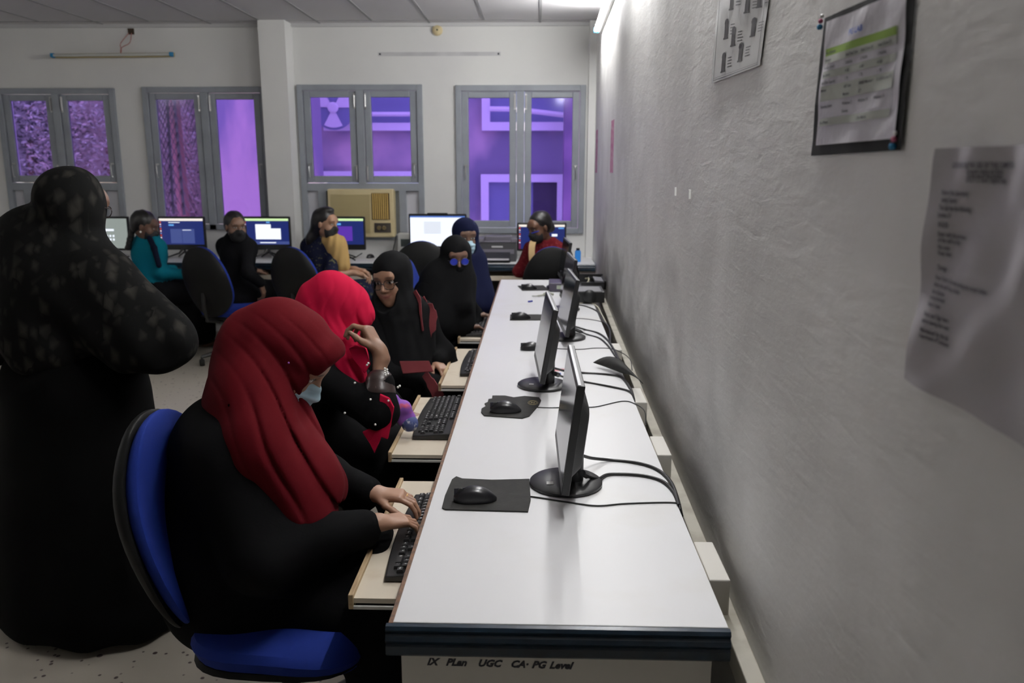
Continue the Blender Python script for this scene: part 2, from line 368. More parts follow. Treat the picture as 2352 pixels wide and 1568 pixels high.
MB().tube([(0,0,0), (.03,0,3), (0,0,6.1)], [.13,.1,.08]).build('trunk', RED, pm)
rd = random.Random(5)
for k in range(13):
    a = rd.uniform(0, 2*PI); L = rd.uniform(.9, 1.35); mbx = MB()
    pts = [Vector((math.cos(a)*L*t*.8, math.sin(a)*L*t*.5, 6.1+.5*math.sin(t*2.2)-2.6*t*t)) for t in [i/10 for i in range(11)]]
    mbx.tube(pts, [.02]*11, 5)
    for i in range(1, 11):
        for j in range(3):
            p = pts[i-1].lerp(pts[i], j/3); d = Vector((math.cos(a), math.sin(a), 0)); s_ = Vector((-d.y, d.x, 0))
            for sg in (-1, 1): mbx.add([p, p+d*.05, p+s_*sg*.22+Vector((0, 0, -.5)), ], [(0, 1, 2)])
    mbx.build('frond', RED if k % 3 == 0 else M('palm leaf', (.12,.13,.09), .7), pm)
tag(MB().box((-12, YB+.3, -3.1), (6, 20, -3)).build('ground', M('yard earth', (.35,.28,.22), .9)), kind='structure')
# ------------------------------------------------------------------ lamps and fittings
GLOW = M('glowing tube', (.9,.9,.9), .3, emit=((1.0,.995,.988), TUBE_W))
DEAD = M('unlit tube glass', (.55,.56,.52), .25)
BLUEP = M('blue plastic end cap', (.015,.22,.45), .4)
FITW = M('white lamp batten', (.7,.7,.68), .4)
YEL = M('yellowed batten', (.50,.40,.17), .5)
def tube_light(a, b, out, label, lit=True, group=None, glow=None):
    a, b, out = Vector(a), Vector(b), Vector(out); t = empty('tube_light', (a+b)/2, label=label, cat='light', group=group); o = -t.location
    d = (b-a).normalized(); t2 = Matrix.Translation(o)
    bm_ = MB(); u = Vector((0, 0, .018)); L = [a+out*.0, b+out*.0]
    bm_.rings([[p-u+out*.002, p+u+out*.002, p+u+out*.028, p-u+out*.028] for p in L]).build('batten', FITW if lit else YEL, t); t.children[-1].matrix_local = t2
    for p, s in ((a, 1), (b, -1)):
        q = MB().rings([[p+d*s*k+out*.026+Vector((0,0,-.022)), p+d*s*k+out*.026+Vector((0,0,.022)), p+d*s*k+out*.07+Vector((0,0,.018)), p+d*s*k+out*.07+Vector((0,0,-.018))] for k in (-.004, .024)]).build('end_cap', BLUEP, t, bevel=.006); q.matrix_local = t2
    q = MB().tube([a+d*.022+out*.052, b-d*.022+out*.052], .0135, 14).build('tube', (glow or GLOW) if lit else DEAD, t, smooth=True); q.matrix_local = t2
    return t
tube_light((WX(5.3), 5.3, 2.64), (WX(6.9), 6.9, 2.64), (-1, 0, 0), 'lit white tube lamp high on the grey wall near the far corner')
tube_light((WX(3.2), 3.2, 2.66), (WX(4.4), 4.4, 2.66), (-1, 0, 0), 'lit tube lamp halfway along the grey wall')
tube_light((WX(1.25), 1.25, 2.66), (WX(2.45), 2.45, 2.66), (-1, 0, 0), 'lit tube lamp on the grey wall above the notices')
tube_light((XL, 2.6, 2.66), (XL, 3.8, 2.66), (1, 0, 0), 'unseen tube lamp added on the far left wall', glow=M('dim glowing tube', (.9,.9,.9), .3, emit=((1.0,.995,.988), TUBE_W*.48)))  # unseen lamp, added to brighten the floor and the left of the ceiling
dl = tube_light((-4.16, YB-.03, 2.565), (-3.045, YB-.03, 2.572), (0, -1, 0), 'unlit tube lamp with blue ends above the left windows', lit=False)
WIREP = M('red and white twisted wire', (.45,.18,.16), .6)
p = at(300, 72, y=YB-.01)
def rel(o, pts): return [Vector(q)-o.location for q in pts]
jb = empty('junction_hole', (p.x, YB, p.z), label='dark square hole in the wall with loose wires above the unlit tube', cat='junction box')
MB().box((-.028, -.006, -.026), (.028, 0, .026)).build('box', M('dark brown cavity', (.05,.03,.015), .7), jb)
for s in (-1, 1):
    MB().tube(smooth_path(rel(jb, [at(299+s*3, 76, y=YB-.01), at(288+s*10, 98, y=YB-.03), at(279+s*2, 108, y=YB-.03), at(278-s*1, 116, y=YB-.03), at(277, 124, y=YB-.04)]), 6), .0035, 6).build('wire', WIREP, jb)
lm = empty('lamp_mounting_patch', (0,0,0), label='bare grey mounting strip with two screw holes between the windows, no lamp on it', cat='patch')
a = at(868, 129, y=YB); b = at(1150, 119, y=YB)
MB().box((a.x, YB-.002, a.z), (b.x, YB, b.z)).build('strip', M('bare grey plaster', (.50,.50,.51), .8, mottle=(8, (.6,.6,.6), .4, .7)), lm)
for x_ in (a.x+.02, b.x-.02): MB().box((x_-.008, YB-.006, (a.z+b.z)/2-.008), (x_+.008, YB, (a.z+b.z)/2+.008)).build('screw_hole', INK, lm)
p = at(1005, 70, y=YB)
bell = empty('ceiling_socket', (p.x, YB, p.z), label='round cream wall fitting just under the ceiling', cat='electrical fitting')
MB().lathe([(.046, 0), (.046, .02), (.036, .03), (.012, .034)], 24, rot('X', PI/2)).build('cover', CREAMP, bell, smooth=True)
MB().lathe([(.008, .034), (.008, .037)], 8, rot('X', PI/2)).build('screw', INK, bell)
# window air conditioner
def window_ac(a, b, label):
    x0, x1, z1, z0 = a.x, b.x, a.z, b.z; W_, H_ = x1-x0, z1-z0
    t = empty('window_air_conditioner', (x0, YB-.11, z0), label=label, cat='air conditioner')
    MB().box((0, 0, 0), (W_, .30, H_)).build('casing', CREAMP, t, bevel=.012, seg=3)
    q = MB()
    for i in range(26): q.box((W_*.05, -.006, H_*.10+i*H_*.80/26), (W_*.64, 0, H_*.10+i*H_*.80/26+H_*.018))
    q.build('grille', M('cream grille', (.50,.42,.22), .5), t)
    f = MB().box((W_*.67, -.004, H_*.37), (W_*.94, .001, H_*.92)).build('louvre_recess', M('brown recess', (.10,.06,.02), .6), t)
    for i in range(8):
        xx = W_*.685+i*W_*.031
        MB().box((xx, -.014, H_*.38), (xx+W_*.016, -.003, H_*.91)).build('louvre', M('ochre louvre', (.62,.42,.13), .5), f)
    c = MB().box((W_*.70, -.005, H_*.10), (W_*.95, .001, H_*.30)).build('control_panel', M('dark control plate', (.07,.06,.05), .35), t)
    for i in range(2): MB().lathe([(.020, .0), (.018, .016), (.008, .017)], 16, T(W_*(.77+.08*i), -.005, H_*.2) @ rot('X', PI/2)).build('knob', M('brass knob', (.35,.28,.15), .3, metal=.7), c)
    return t
window_ac(at(751, 434, y=YB-.11), at(906, 545, y=YB-.11), 'cream window air conditioner with ochre louvres under the third window')
window_ac(at(80, 437, y=YB-.11), at(225, 545, y=YB-.11), 'cream window air conditioner mostly hidden behind the standing woman')
# ------------------------------------------------------------------ right wall: notices
WALLX = XR-.002
def wall_quad(mb_, pts, dx=0, n=10, amp=0, seed=0):
    "a creased sheet on the right wall; pts = photo corners TL TR BR BL"
    P = [at_wall(px, py) for px, py in pts]; rd = random.Random(seed); ph = [rd.uniform(0, 6) for _ in range(6)]
    vs = []
    for j in range(n+1):
        for i in range(n+1):
            u, v = i/n, j/n; p = P[0].lerp(P[1], u).lerp(P[3].lerp(P[2], u), v)
            b = amp*(math.sin(5*u+ph[0]+3*v)*math.sin(4*v+ph[1])+.6*math.sin(13*u+6*v+ph[2])*math.sin(9*v+ph[3])+1.1)
            vs.append(Vector((WX(p.y)-.0015-dx-b, p.y, p.z)))
    fs = [(j*(n+1)+i, j*(n+1)+i+1, (j+1)*(n+1)+i+1, (j+1)*(n+1)+i) for j in range(n) for i in range(n)]
    mb_.add(vs, fs)
    def pos(u, v, off=.0012):
        k = min(max(u, 0), .999)*n; l = min(max(v, 0), .999)*n; i, j = int(k), int(l); fu, fv = k-i, l-j
        g = lambda a, b: vs[b*(n+1)+a]
        q = g(i, j).lerp(g(i+1, j), fu).lerp(g(i, j+1).lerp(g(i+1, j+1), fu), fv); return q+Vector((-off, 0, 0))
    return pos
def strip_on(mb_, pos, u0, v0, u1, v1, off=.0012, n=8, slant=0):
    vs = []; 
    for i in range(n+1):
        u = u0+(u1-u0)*i/n; s = slant*(i/n)
        vs += [pos(u, v0+s, off), pos(u, v1+s, off)]
    mb_.add(vs, [(2*i, 2*i+2, 2*i+3, 2*i+1) for i in range(n)])
def text_on(mb_, pos, s, u, v, h, wscale, off=.002):
    vs, fs = text_verts(s, 1, extrude=0, bold=.022)
    mb_.add([pos(u+q.x*h*wscale, v-q.y*h, off) for q in vs], fs)
# PG LAB notice
nt_ = empty('lab_notice', (0,0,0), label='notice with a green striped table and blue PG LAB heading on black backing', cat='notice')
mb = MB(); wall_quad(mb, [(1896, 42), (2115, -52), (2078, 345), (1868, 358)], 0, 8, .0015, 1); mb.build('backing', M('black card', (.008,.008,.008), .8), nt_)
mb = MB(); pos = wall_quad(mb, [(1911, 50), (2102, -28), (2068, 318), (1884, 334)], .003, 26, .0022, 2); sheet = mb.build('paper_sheet', PAPER, nt_, smooth=True)
GRN = M('green table header', (.20,.33,.03), .6); GRY = M('grey green table band', (.42,.44,.39), .6); BLU = M('blue lettering', (.01,.08,.45), .6)
mb = MB(); strip_on(mb, pos, .05, .225, .93, .285, n=26, off=.0016); mb.build('header_band', GRN, sheet)
mb = MB()
for v0, v1 in ((.285, .345), (.405, .465), (.525, .645), (.785, .845)): strip_on(mb, pos, .05, v0, .93, v1, n=26, off=.0016)
mb.build('table_band', GRY, sheet)
mb = MB(); text_on(mb, pos, 'PG LAB', .36, .175, .062, .95); mb.build('heading', BLU, sheet)
mb = MB()
rows = [(.27, ['No. of Systems', '1', '', '']), (.33, ['Processor', 'Intel Dual Core', 'Intel (Core i3)', 'Intel (Core i7)']), (.39, ['Processor Speed', '3.06GHz', '3.70GHz', '2.90GHz']),
        (.45, ['Ram (Space)', '4 GB', '4 GB', '4 GB']), (.51, ['Hard Disk Capacity', '1 TB', '1 TB', '1 TB']), (.57, ['Monitor', '18.5" inch', '17(HD Monitor)', '21.5(All in one PC)']), (.63, ['', 'Monitor', '17"', '']),
        (.70, ['Operating System', 'Windows 7,', 'Windows 10', 'Windows 10']), (.76, ['', 'Ubuntu', '', '']), (.83, ['No. of Printer', '', '1 (Dot Matrix)', ''])]
for v, cols in rows:
    for u, s_ in zip((.06, .36, .55, .74), cols):
        if s_: text_on(mb, pos, s_, u, v, .033, .72)
mb.build('lettering', INK, sheet)
def pin(px, py, label):
    p = at_wall(px, py); t = empty('push_pin', (WX(p.y)-.006, p.y, p.z), label=label, cat='push pin', group=None)
    MB().ball((-.002, 0, .004), .0038, 8).build('head', M('pink pin', (.5,.12,.22), .4), t); MB().ball((-.002, .002, -.004), .0045, 8).build('cap', BLUEP, t)
    MB().ball((-.001, -.001, .011), .0032, 8).build('bead', STEEL, t)
pin(1897, 55, 'blue and pink push pin at the upper left corner of the black-backed notice'); pin(2068, 328, 'blue and pink push pin at the lower right corner of the black-backed notice')
# plain notice
n2 = empty('paper_notice', (0,0,0), label='crumpled white paper with typed lines at the right edge of the picture', cat='notice')
mb = MB(); pos = wall_quad(mb, [(2181, 341), (2425, 330), (2395, 1045), (2105, 868)], .001, 30, .006, 4); sh2 = mb.build('paper_sheet', M('dull paper', (.44,.42,.44), .5), n2, smooth=True)
mb = MB()
for v, u0, s_, b in ((.095, .18, 'GUIDELINES FOR THE USE OF THE COMPUTER LAB', 1), (.12, .36, 'Computer centre and library', 0), (.14, .37, 'for the use of the students', 0), (.16, .36, 'Sri G. V. S. Govt. Degree College', 0),
        (.225, .12, 'Name of the Laboratory', 1), (.26, .13, 'Seating Capacity:', 0), (.30, .12, 'The Lab has the following', 1), (.335, .12, 'Systems: 37', 0), (.385, .13, 'RULES', 1), (.43, .13, 'Enter with the permission', 0), (.46, .13, 'of the staff on duty', 0),
        (.495, .13, 'No noise', 0), (.525, .13, 'Keep silent', 0), (.60, .13, 'Timings', 1), (.65, .13, 'From 10 am to 5 pm every working day except holidays', 0), (.685, .13, 'Inform the staff of any problem', 0), (.72, .13, 'Use of phones', 0), (.75, .13, 'is not permitted', 0), (.785, .13, 'Keep it clean', 0),
        (.84, .12, 'Note and Sign here', 1), (.875, .12, 'before leaving the room', 0), (.925, .12, 'Maintained by the lab', 1), (.955, .12, 'Department of Computers', 0)):
    v = v*.82; s_ = ''.join(ch if random.random() < .5 or ch == ' ' else ch for ch in s_)
    text_on(mb, pos, s_, u0, v, .027+.003*b, .85 if b else .80, off=.0018)
mb.build('lettering', M('faded ink', (.06,.06,.07), .7), sh2)
# transparent sheet with line figures
n3 = empty('chart_sheet', (0,0,0), label='transparent sheet of small black outline drawings high on the grey wall', cat='poster')
mb = MB(); pos = wall_quad(mb, [(1668, -190), (1795, -190), (1750, 150), (1638, 192)], .001, 12, .0015, 6); s3 = mb.build('film', M('glossy pale film', (.50,.50,.49), .22), n3, smooth=True)
mb = MB(); rd = random.Random(3)
for (u, v) in ((.28, .955), (.62, .92), (.45, .80), (.80, .77), (.28, .74), (.66, .60), (.86, .58), (.35, .56), (.5, .44), (.8, .4), (.3, .36)):
    strip_on(mb, pos, u-.035, v-.085, u+.035, v-.01, n=1); strip_on(mb, pos, u-.05, v-.012, u+.05, v, n=1)
    mb.add([pos(u+.045*math.cos(k*PI/4), v-.105+.028*math.sin(k*PI/4)) for k in range(8)], [tuple(range(8))])
    for k in range(4): strip_on(mb, pos, u+.09, v-.09+k*.02, u+.16+.03*rd.random(), v-.084+k*.02, n=1)
for a_, b_ in (((.06, .985), (.97, .989)), ((.06, .972), (.97, .974))): strip_on(mb, pos, a_[0], a_[1], b_[0], b_[1], n=2)
strip_on(mb, pos, .06, .1, .068, .985, n=1); strip_on(mb, pos, .955, .1, .963, .985, n=1)
mb.build('line_drawings', M('dark grey print', (.07,.07,.07), .6), s3)
PINKT = M('pink paper strip', (.55,.16,.32), .6, mottle=(30, (.62,.40,.48), .45, .6))
for (a_, b_, lb) in (((1404, 279), (1410, 397), 'pink strip of paper on the grey wall, nearer of the two'), ((1367, 302), (1373, 397), 'pink strip of paper on the grey wall, farther one beside the corner')):
    p = at_wall(a_[0]-1, 340); q = at_wall(b_[0], 340); z1 = at_wall(a_[0], a_[1]).z; z0 = at_wall(b_[0], b_[1]).z
    ya, yb = min(p.y, YB-.3)-.03, min(q.y, YB-.16)+.03
    tag(MB().box((WX(ya)-.004, ya, z0), (WX(ya)+.001, yb, z1)).build('paper_strip', PINKT), lb, 'paper strip')
TAPE = M('tape scrap', (.72,.72,.70), .5)
for px, py, lb in ((1553, 440, 'left'), (1586, 446, 'right')):
    p = at_wall(px, py); tag(MB().box((WX(p.y)-.006, p.y-.006, p.z-.013), (WX(p.y), p.y+.006, p.z+.013)).build('wall_plug', TAPE), 'small white plug in the grey wall, %s one of the pair' % lb, 'wall plug')
# ------------------------------------------------------------------ near desk
DK = 6.107; DN = 1.3721; DW = .62; DZ = .75
desk = empty('computer_desk', (0, 0, 0), label='long white topped computer desk with dark blue end lipping along the grey wall', cat='desk')
MB().box((0, DN+.002, DZ-.028), (DW, DK, DZ)).build('worktop', LAM, desk, bevel=.0015)
# ribbed blue lipping on the near end
prof = [(-.0, -.001), (-.010, -.002), (-.014, -.008), (-.010, -.016), (-.015, -.020), (-.018, -.028), (-.012, -.036), (-.016, -.040), (-.016, -.056), (-.010, -.062), (0, -.062)]
MB().rings([[(x_, DN+a_, DZ+b_) for a_, b_ in prof] for x_ in (-.012, DW+.002)]).build('end_lipping', EDGE, desk)
MB().box((-.008, DN, DZ-.03), (.0005, DK, DZ-.0006)).build('edge_strip', WOOD, desk)
MB().box((.012, DN+.012, 0), (DW-.025, DN+.035, DZ-.055)).build('end_panel', LAMSIDE, desk)
MB().box((.012, DN+.035, DZ-.06), (.03, DK, DZ-.028)).build('front_rail', LAMSIDE, desk)
MB().box((DW-.06, DN+.035, .10), (DW-.045, DK, DZ-.03)).build('back_panel', LAMSIDE, desk)
for yy in (2.43, 3.375, 4.29, 5.22, DK-.03): MB().box((.02, yy, 0), (DW-.06, yy+.022, DZ-.03)).build('divider', LAMSIDE, desk)
Mt = T(.060, DN+.0115, .656) @ rot('X', PI/2) @ rot('Z', -.012)
xo = 0
for wd, gap in (('IX', .010), ('PLan', .020), ('UGC', .014), ('CA·', .006), ('PG', .004), ('Level', 0)):
    mb = MB(); wv = text(mb, wd, .0200, Mt @ T(xo, 0, 0), shear=.35, extrude=.0003, bold=.0009); xo += wv+gap
    mb.build('handwriting', INK, desk)
def tray(x, y0, y1, label=None):
    t = MB().box((x, y0, .618), (.16, y1, .630)).build('keyboard_tray', CREAM, desk)
    MB().box((x-.012, y0-.004, .604), (x, y1+.004, .640)).build('tray_lip', RAWWOOD, t, bevel=.002)
    for ya in (y0-.006, y1): MB().box((x, ya, .606), (.16, ya+.006, .613)).build('slide_rail', M('painted rail', (.6,.6,.57), .4), t)
    return t
TR = [(-.143, 1.668, 2.37), (-.220, 2.605, 3.305), (-.156, 3.50, 4.25), (-.165, 4.50, 5.18), (-.10, 5.36, 6.0)]
for a_ in TR: tray(*a_)
# keyboards
KEYB = M('keyboard body black', (.011,.011,.012), .42); KEYC = M('keycap black', (.015,.015,.016), .5); KEYP = M('white key legend', (.62,.62,.64), .6)
_kc = {}
def keycap(wd, dp, leg, h=.007):
    k = (round(wd, 4), round(dp, 4), leg)
    if k in _kc: return _kc[k]
    q = MB(); i = .0022
    q.rings([[(0,0,0), (wd,0,0), (wd,dp,0), (0,dp,0)], [(i,i*.7,h), (wd-i,i*.7,h), (wd-i,dp-i*1.4,h*1.05), (i,dp-i*1.4,h*1.05)]])
    if leg:
        q.mi = 1; text(q, leg, .0090 if len(leg) == 1 else .0056, T(.0045, dp*.36, h+.0003), extrude=.0001, bold=.00012)
    o = q.build('key', [KEYC, KEYP]); me = o.data; bpy.data.objects.remove(o); _kc[k] = me; return me
ROWS = [(.128, 'Esc|.0|F1|F2|F3|F4|.5|F5|F6|F7|F8|.5|F9|F10|F11|F12'), (.106, '`|1|2|3|4|5|6|7|8|9|0|-|=|Back:2'), (.087, 'Tab:1.5|Q|W|E|R|T|Y|U|I|O|P|[|]|\\:1.5'),
        (.068, 'Caps:1.75|A|S|D|F|G|H|J|K|L|;|\'|Enter:2.25'), (.049, 'Shift:2.25|Z|X|C|V|B|N|M|,|.|/|Shift:2.75'), (.030, 'Ctrl:1.5|Win:1.25|Alt:1.25|:5.75|Alt:1.25|Win:1.25|Menu:1.25|Ctrl:1.5')]
def keyboard(loc, rz, label, detailed, L=.49):
    t = empty('keyboard', loc, rz, label=label, cat='keyboard', group='black keyboards on the pull-out trays')
    S = L/.45; out = []
    for i in range(25):
        u = i/24; out.append(((-.225+.45*u)*S, .0-.012*math.sin(PI*u)))
    for i in range(25):
        u = 1-i/24; out.append(((-.225+.45*u)*S, .150+.006*math.sin(PI*u)))
    q = MB(); q.rings([[(x_, y_, .003) for x_, y_ in out], [(x_, y_, .013+y_*.07) for x_, y_ in out], [(x_*.99, .075+(y_-.075)*.97, .0165+y_*.07) for x_, y_ in out]])
    q.build('body', KEYB, t, smooth=False, bevel=.002)
    KW = .0188*S; allq = MB() if not detailed else None
    def put(x_, y_, wd, dp, leg):
        y_ -= .014; Mx = Matrix.Translation((x_, y_, .0165+y_*.075)) @ rot('X', .07)
        if detailed:
            o = bpy.data.objects.new('key', keycap(wd, dp, leg)); C.objects.link(o); o.parent = t; o.matrix_local = Mx
        else:
            vs = [Mx @ v.co for v in keycap(wd, dp, leg).vertices]; me = keycap(wd, dp, leg)
            for pg in me.polygons:
                allq.mi = pg.material_index; n0 = len(allq.v); allq.v += [tuple(vs[i]) for i in pg.vertices]; allq.f.append(tuple(range(n0, n0+len(pg.vertices)))); allq.m.append(pg.material_index)
    for y_, row in ROWS:
        x_ = -.215*S
        for kx in row.split('|'):
            if kx.startswith('.') and kx[1:].isdigit(): x_ += KW*(1 if kx == '.0' else .62); continue
            nm, _, wv = kx.partition(':'); wv = float(wv or 1)
            put(x_+.0007, y_, KW*wv-.0014, .0172, nm); x_ += KW*wv
    for cx, cy, nm in [(0, .106, 'Ins'), (1, .106, 'Hm'), (2, .106, 'PgU'), (0, .087, 'Del'), (1, .087, 'End'), (2, .087, 'PgD'), (1, .049, '^'), (0, .030, '<'), (1, .030, 'v'), (2, .030, '>')]:
        put(.0765*S+cx*KW, cy, KW-.0014, .0172, nm)
    for cx, cy, nm, wv in [(0, .106, 'Nm', 1), (1, .106, '/', 1), (2, .106, '*', 1), (3, .106, '-', 1), (0, .087, '7', 1), (1, .087, '8', 1), (2, .087, '9', 1), (3, .087, '+', 1), (0, .068, '4', 1), (1, .068, '5', 1), (2, .068, '6', 1), (0, .049, '1', 1), (1, .049, '2', 1), (2, .049, '3', 1), (3, .040, 'Ent', 1), (0, .030, '0', 2), (2, .030, '.', 1)]:
        put(.1415*S+cx*KW*.99, cy, KW*wv-.0014, .0172, nm)
    if not detailed: allq.build('keycaps', [KEYC, KEYP], t)
    MB().box((.17*S, .132, .0245), (.173*S, .1335, .0256)).build('status_light', M('green led', (.05,.5,.05), .4, emit=((.3, 1, .1), 1.5)), t)
    return t
keyboard((-.086, 1.985, .630), -PI/2, 'black keyboard under the hands of the woman in the maroon headscarf', True)
keyboard((-.172, 3.0, .630), -PI/2, 'black keyboard alone on the pulled-out tray in front of the red headscarf', True)
keyboard((-.085, 3.90, .630), -PI/2, 'black keyboard on the tray beside the woman with dark glasses frames', False)
keyboard((-.135, 4.80, .630), -PI/2, 'black keyboard under the hand of the face-veiled woman', False)
# desk monitors
def desk_monitor(base, panel, yaw, tilt, label, sticker=True):
    t = empty('monitor', (base[0], base[1], DZ), label=label, cat='monitor', group='thin black monitors along the near desk')
    bs = MB().lathe([(.090, .001), (.0965, .004), (.0965, .010), (.091, .014), (.05, .0155), (.004, .016)], 48).build('base', BLACK, t, smooth=True)
    if sticker: MB().box((-.052, -.042, .0155), (-.034, -.022, .0168)).build('sticker', M('pale sticker', (.45,.45,.43), .5), bs)
    MB().tube([(.022, 0, .012), (.022, 0, .12)], .024, 20).build('stand_post', BLACK, t, smooth=True)
    Mp = Matrix.Translation(Vector((panel[0]-base[0], panel[1]-base[1], panel[2]-DZ))) @ rot('Z', yaw) @ rot('Y', tilt)
    # local: +x back, y along the width, z up; origin at the lower front edge
    W2, H, D = .222, .272, .019
    def add(mbx, nm, mt, par=t, **k):
        o = mbx.build(nm, mt, par, **k)
        if par is t: o.matrix_local = Mp
        return o
    hs = add(MB().box((0, -W2, 0), (D, W2, H)), 'casing', BLACK, bevel=.002)
    add(MB().box((-.0006, -W2+.009, .026), (.0012, W2-.009, H-.010)), 'screen', GLOSS, hs)
    add(MB().box((.002, -W2+.002, H-.0005), (.009, W2-.002, H+.0012)), 'top_strip', GREYP, hs)
    b = MB(); r1 = [(D-.001, yy, zz) for yy, zz in rrect(-.17, .012, .17, H-.045, .02)]
    r2 = [(D+.030, yy, zz) for yy, zz in rrect(-.12, .03, .12, H-.085, .02)]; r3 = [(D+.034, yy, zz) for yy, zz in rrect(-.10, .04, .10, H-.10, .02)]
    add(b.rings([r1, r2, r3]), 'rear_shell', BLACKM, hs, bevel=.003)
    add(MB().box((D+.01, -.022, -.0), (D+.032, .022, .07)), 'neck_mount', BLACK, hs, bevel=.004)
    return t, Mp
mons = []
for base, panel, yaw, tl, lb in (((.345, 2.06), (.322, 2.05, .815), .012, .125, 'nearest black monitor on the desk, seen nearly edge on'),
        ((.290, 3.06), (.266, 3.06, .818), .05, .17, 'second nearest black monitor on the desk, leaning back'),
        ((.412, 3.97), (.385, 3.98, .80), .06, .18, 'third nearest black monitor, its round base by the wall'),
        ((.425, 4.785), (.42, 4.80, .80), .06, .16, 'fourth black monitor, mostly hidden behind the third'),
        ((.43, 5.70), (.43, 5.70, .815), .06, .15, 'farthest black monitor near the end of the long desk')):
    mons.append(desk_monitor(base, panel, yaw, tl, lb))
# mice and mats
def mouse(x, y, rz, label, z=DZ, group='black mice on the desks'):
    t = empty('mouse', (x, y, z), rz, label=label, cat='mouse', group=group)
    rs = []
    for i in range(17):
        u = i/16; xx = -.054+.108*u; hw = .030*(math.sin(PI*min(max(u, .006), .994))**.45)*(1-.12*math.sin(PI*u)**2); h = .036*math.sin(PI*min(max(u*.86+.10, .03), .97))**.8
        rs.append([(xx, hw*math.copysign(abs(math.cos(a))**.8, math.cos(a)), .002+max(0, h*math.copysign(abs(math.sin(a))**.75, math.sin(a)))) for a in [PI*k/12 for k in range(13)]]+[(xx, -hw*.92, .001), (xx, hw*.92, .001)])
    MB().rings(rs).build('shell', M('satin black mouse', (.011,.011,.013), .28), t, smooth=True)
    MB().box((-.053, -.0008, .018), (-.012, .0008, .0345)).build('button_gap', INK, t)
    MB().lathe([(.007, -.003), (.008, 0), (.007, .003)], 12, T(-.036, 0, .0275) @ rot('X', PI/2)).build('scroll_wheel', M('wheel rubber', (.03,.03,.03), .7), t)
    return t
MOUSE = [((.112, 1.935), .12, 'black mouse on the torn mat beside the nearest monitor'), ((.160, 2.705), .1, 'black mouse on the tattered mat with an oval emblem'), ((.245, 3.70), .2, 'black mouse on bare desktop behind the second monitor'),
         ((.180, 4.475), .12, 'black mouse on a slim mat behind the bare mouse'), ((.213, 5.60), .05, 'black mouse nearest the far end of the long desk')]
def mat_pad(poly, label, emblem=None, z=DZ):
    t = empty('mouse_mat', (0, 0, 0), label=label, cat='mouse mat'); pts = [at(px, py, z=z) for px, py in poly]
    c = sum(pts, Vector())/len(pts); t.location = (c.x, c.y, z)
    MB().prism([(p.x-c.x, p.y-c.y) for p in pts], .0005, .004).build('pad', RUBBER, t, bevel=.001)
    if emblem:
        p = at(*emblem, z=z); q = MB(); a0 = Vector((p.x-c.x, p.y-c.y, .0042))
        for rr in (.022, .016): q.tube([a0+Vector((rr*.8*math.cos(k*PI/10), rr*1.25*math.sin(k*PI/10), 0)) for k in range(21)], .0006, 4)
        text(q, 'N', .02, T(a0.x-.008, a0.y-.008, .0044)); q.build('emblem', M('gold print', (.4,.33,.15), .5), t)
mat_pad([(1015, 1168), (1022, 1172), (1213, 1177), (1219, 1150), (1216, 1102), (1130, 1104), (1062, 1101), (1048, 1096), (1038, 1103), (1022, 1140)], 'torn black mouse mat nearest the end of the desk')
mat_pad([(1105, 948), (1112, 956), (1200, 962), (1216, 957), (1238, 932), (1243, 921), (1238, 914), (1205, 911), (1180, 914), (1160, 910), (1131, 910), (1130, 917), (1122, 918), (1120, 925), (1113, 928), (1116, 934), (1106, 940)], 'tattered black mouse mat with an oval gold emblem', emblem=(1224, 927))
mat_pad([(1171, 736), (1245, 736), (1246, 723), (1172, 723)], 'narrow black mouse mat beside the second monitor')
mat_pad([(1200, 668), (1262, 667), (1248, 656), (1189, 657)], 'black mouse mat at the far end of the desk')
for (xy, rz, lb) in MOUSE: mouse(xy[0], xy[1], rz, lb, z=DZ+(.004 if xy[1] not in (3.70,) else 0))
# cables: traced over the desktop, resting on it
def cable(pts, r, label, mt=CABLE, cat='cable', plug=None):
    P = []
    for q in pts: P.append(at(q[0], q[1], z=q[2] if len(q) > 2 else DZ+r))
    o = P[0].copy(); t = empty('cable', o, label=label, cat=cat)
    MB().tube(smooth_path([p-o for p in P], 8), r, 8).build('cord', mt, t, smooth=True)
    if plug:
        a, b = P[0]-o, P[1]-o; d = (b-a).normalized(); MB().tube([a, a+d*.035, a+d*.05], [.009, .009, .004], 8).build('connector', BLACK, t)
    return t
cable([(1148, 1132), (1200, 1138), (1235, 1142), (1300, 1152), (1370, 1161), (1440, 1156), (1550, 1154), (1562, 1166), (1568, 1195, .72)], .0022, 'thin black mouse cable running from the nearest mouse to the wall')
cable([(1198, 933), (1230, 935), (1270, 936), (1330, 934), (1368, 934), (1430, 921), (1460, 928), (1481, 945), (1483, 978, .73)], .002, 'thin black mouse cable passing behind the nearest monitor')
cable([(1222, 795), (1275, 800), (1330, 802), (1370, 799), (1410, 802), (1445, 822), (1452, 850)], .002, 'thin grey-black cable crossing the desk behind the second monitor')
cable([(1262, 735), (1320, 731), (1360, 734), (1390, 742), (1405, 760)], .002, 'thin cable from the mouse on the slim mat')
cable([(1338, 1046, .80), (1360, 1052, .775), (1400, 1056), (1465, 1063), (1510, 1078), (1540, 1105), (1555, 1140), (1566, 1185, .73)], .0045, 'thick black cable arching from the back of the nearest monitor, upper one')
cable([(1338, 1086, .80), (1352, 1094, .775), (1375, 1099, .76), (1400, 1089), (1470, 1091), (1520, 1104), (1548, 1130), (1560, 1160)], .0045, 'thick black cable with a plug leaving the nearest monitor, lower one', plug=True)
cable([(1272, 845, .82), (1300, 852, .78), (1340, 856), (1400, 860), (1430, 868), (1450, 895), (1456, 918, .73)], .0045, 'thick black cable from the second monitor, upper one')
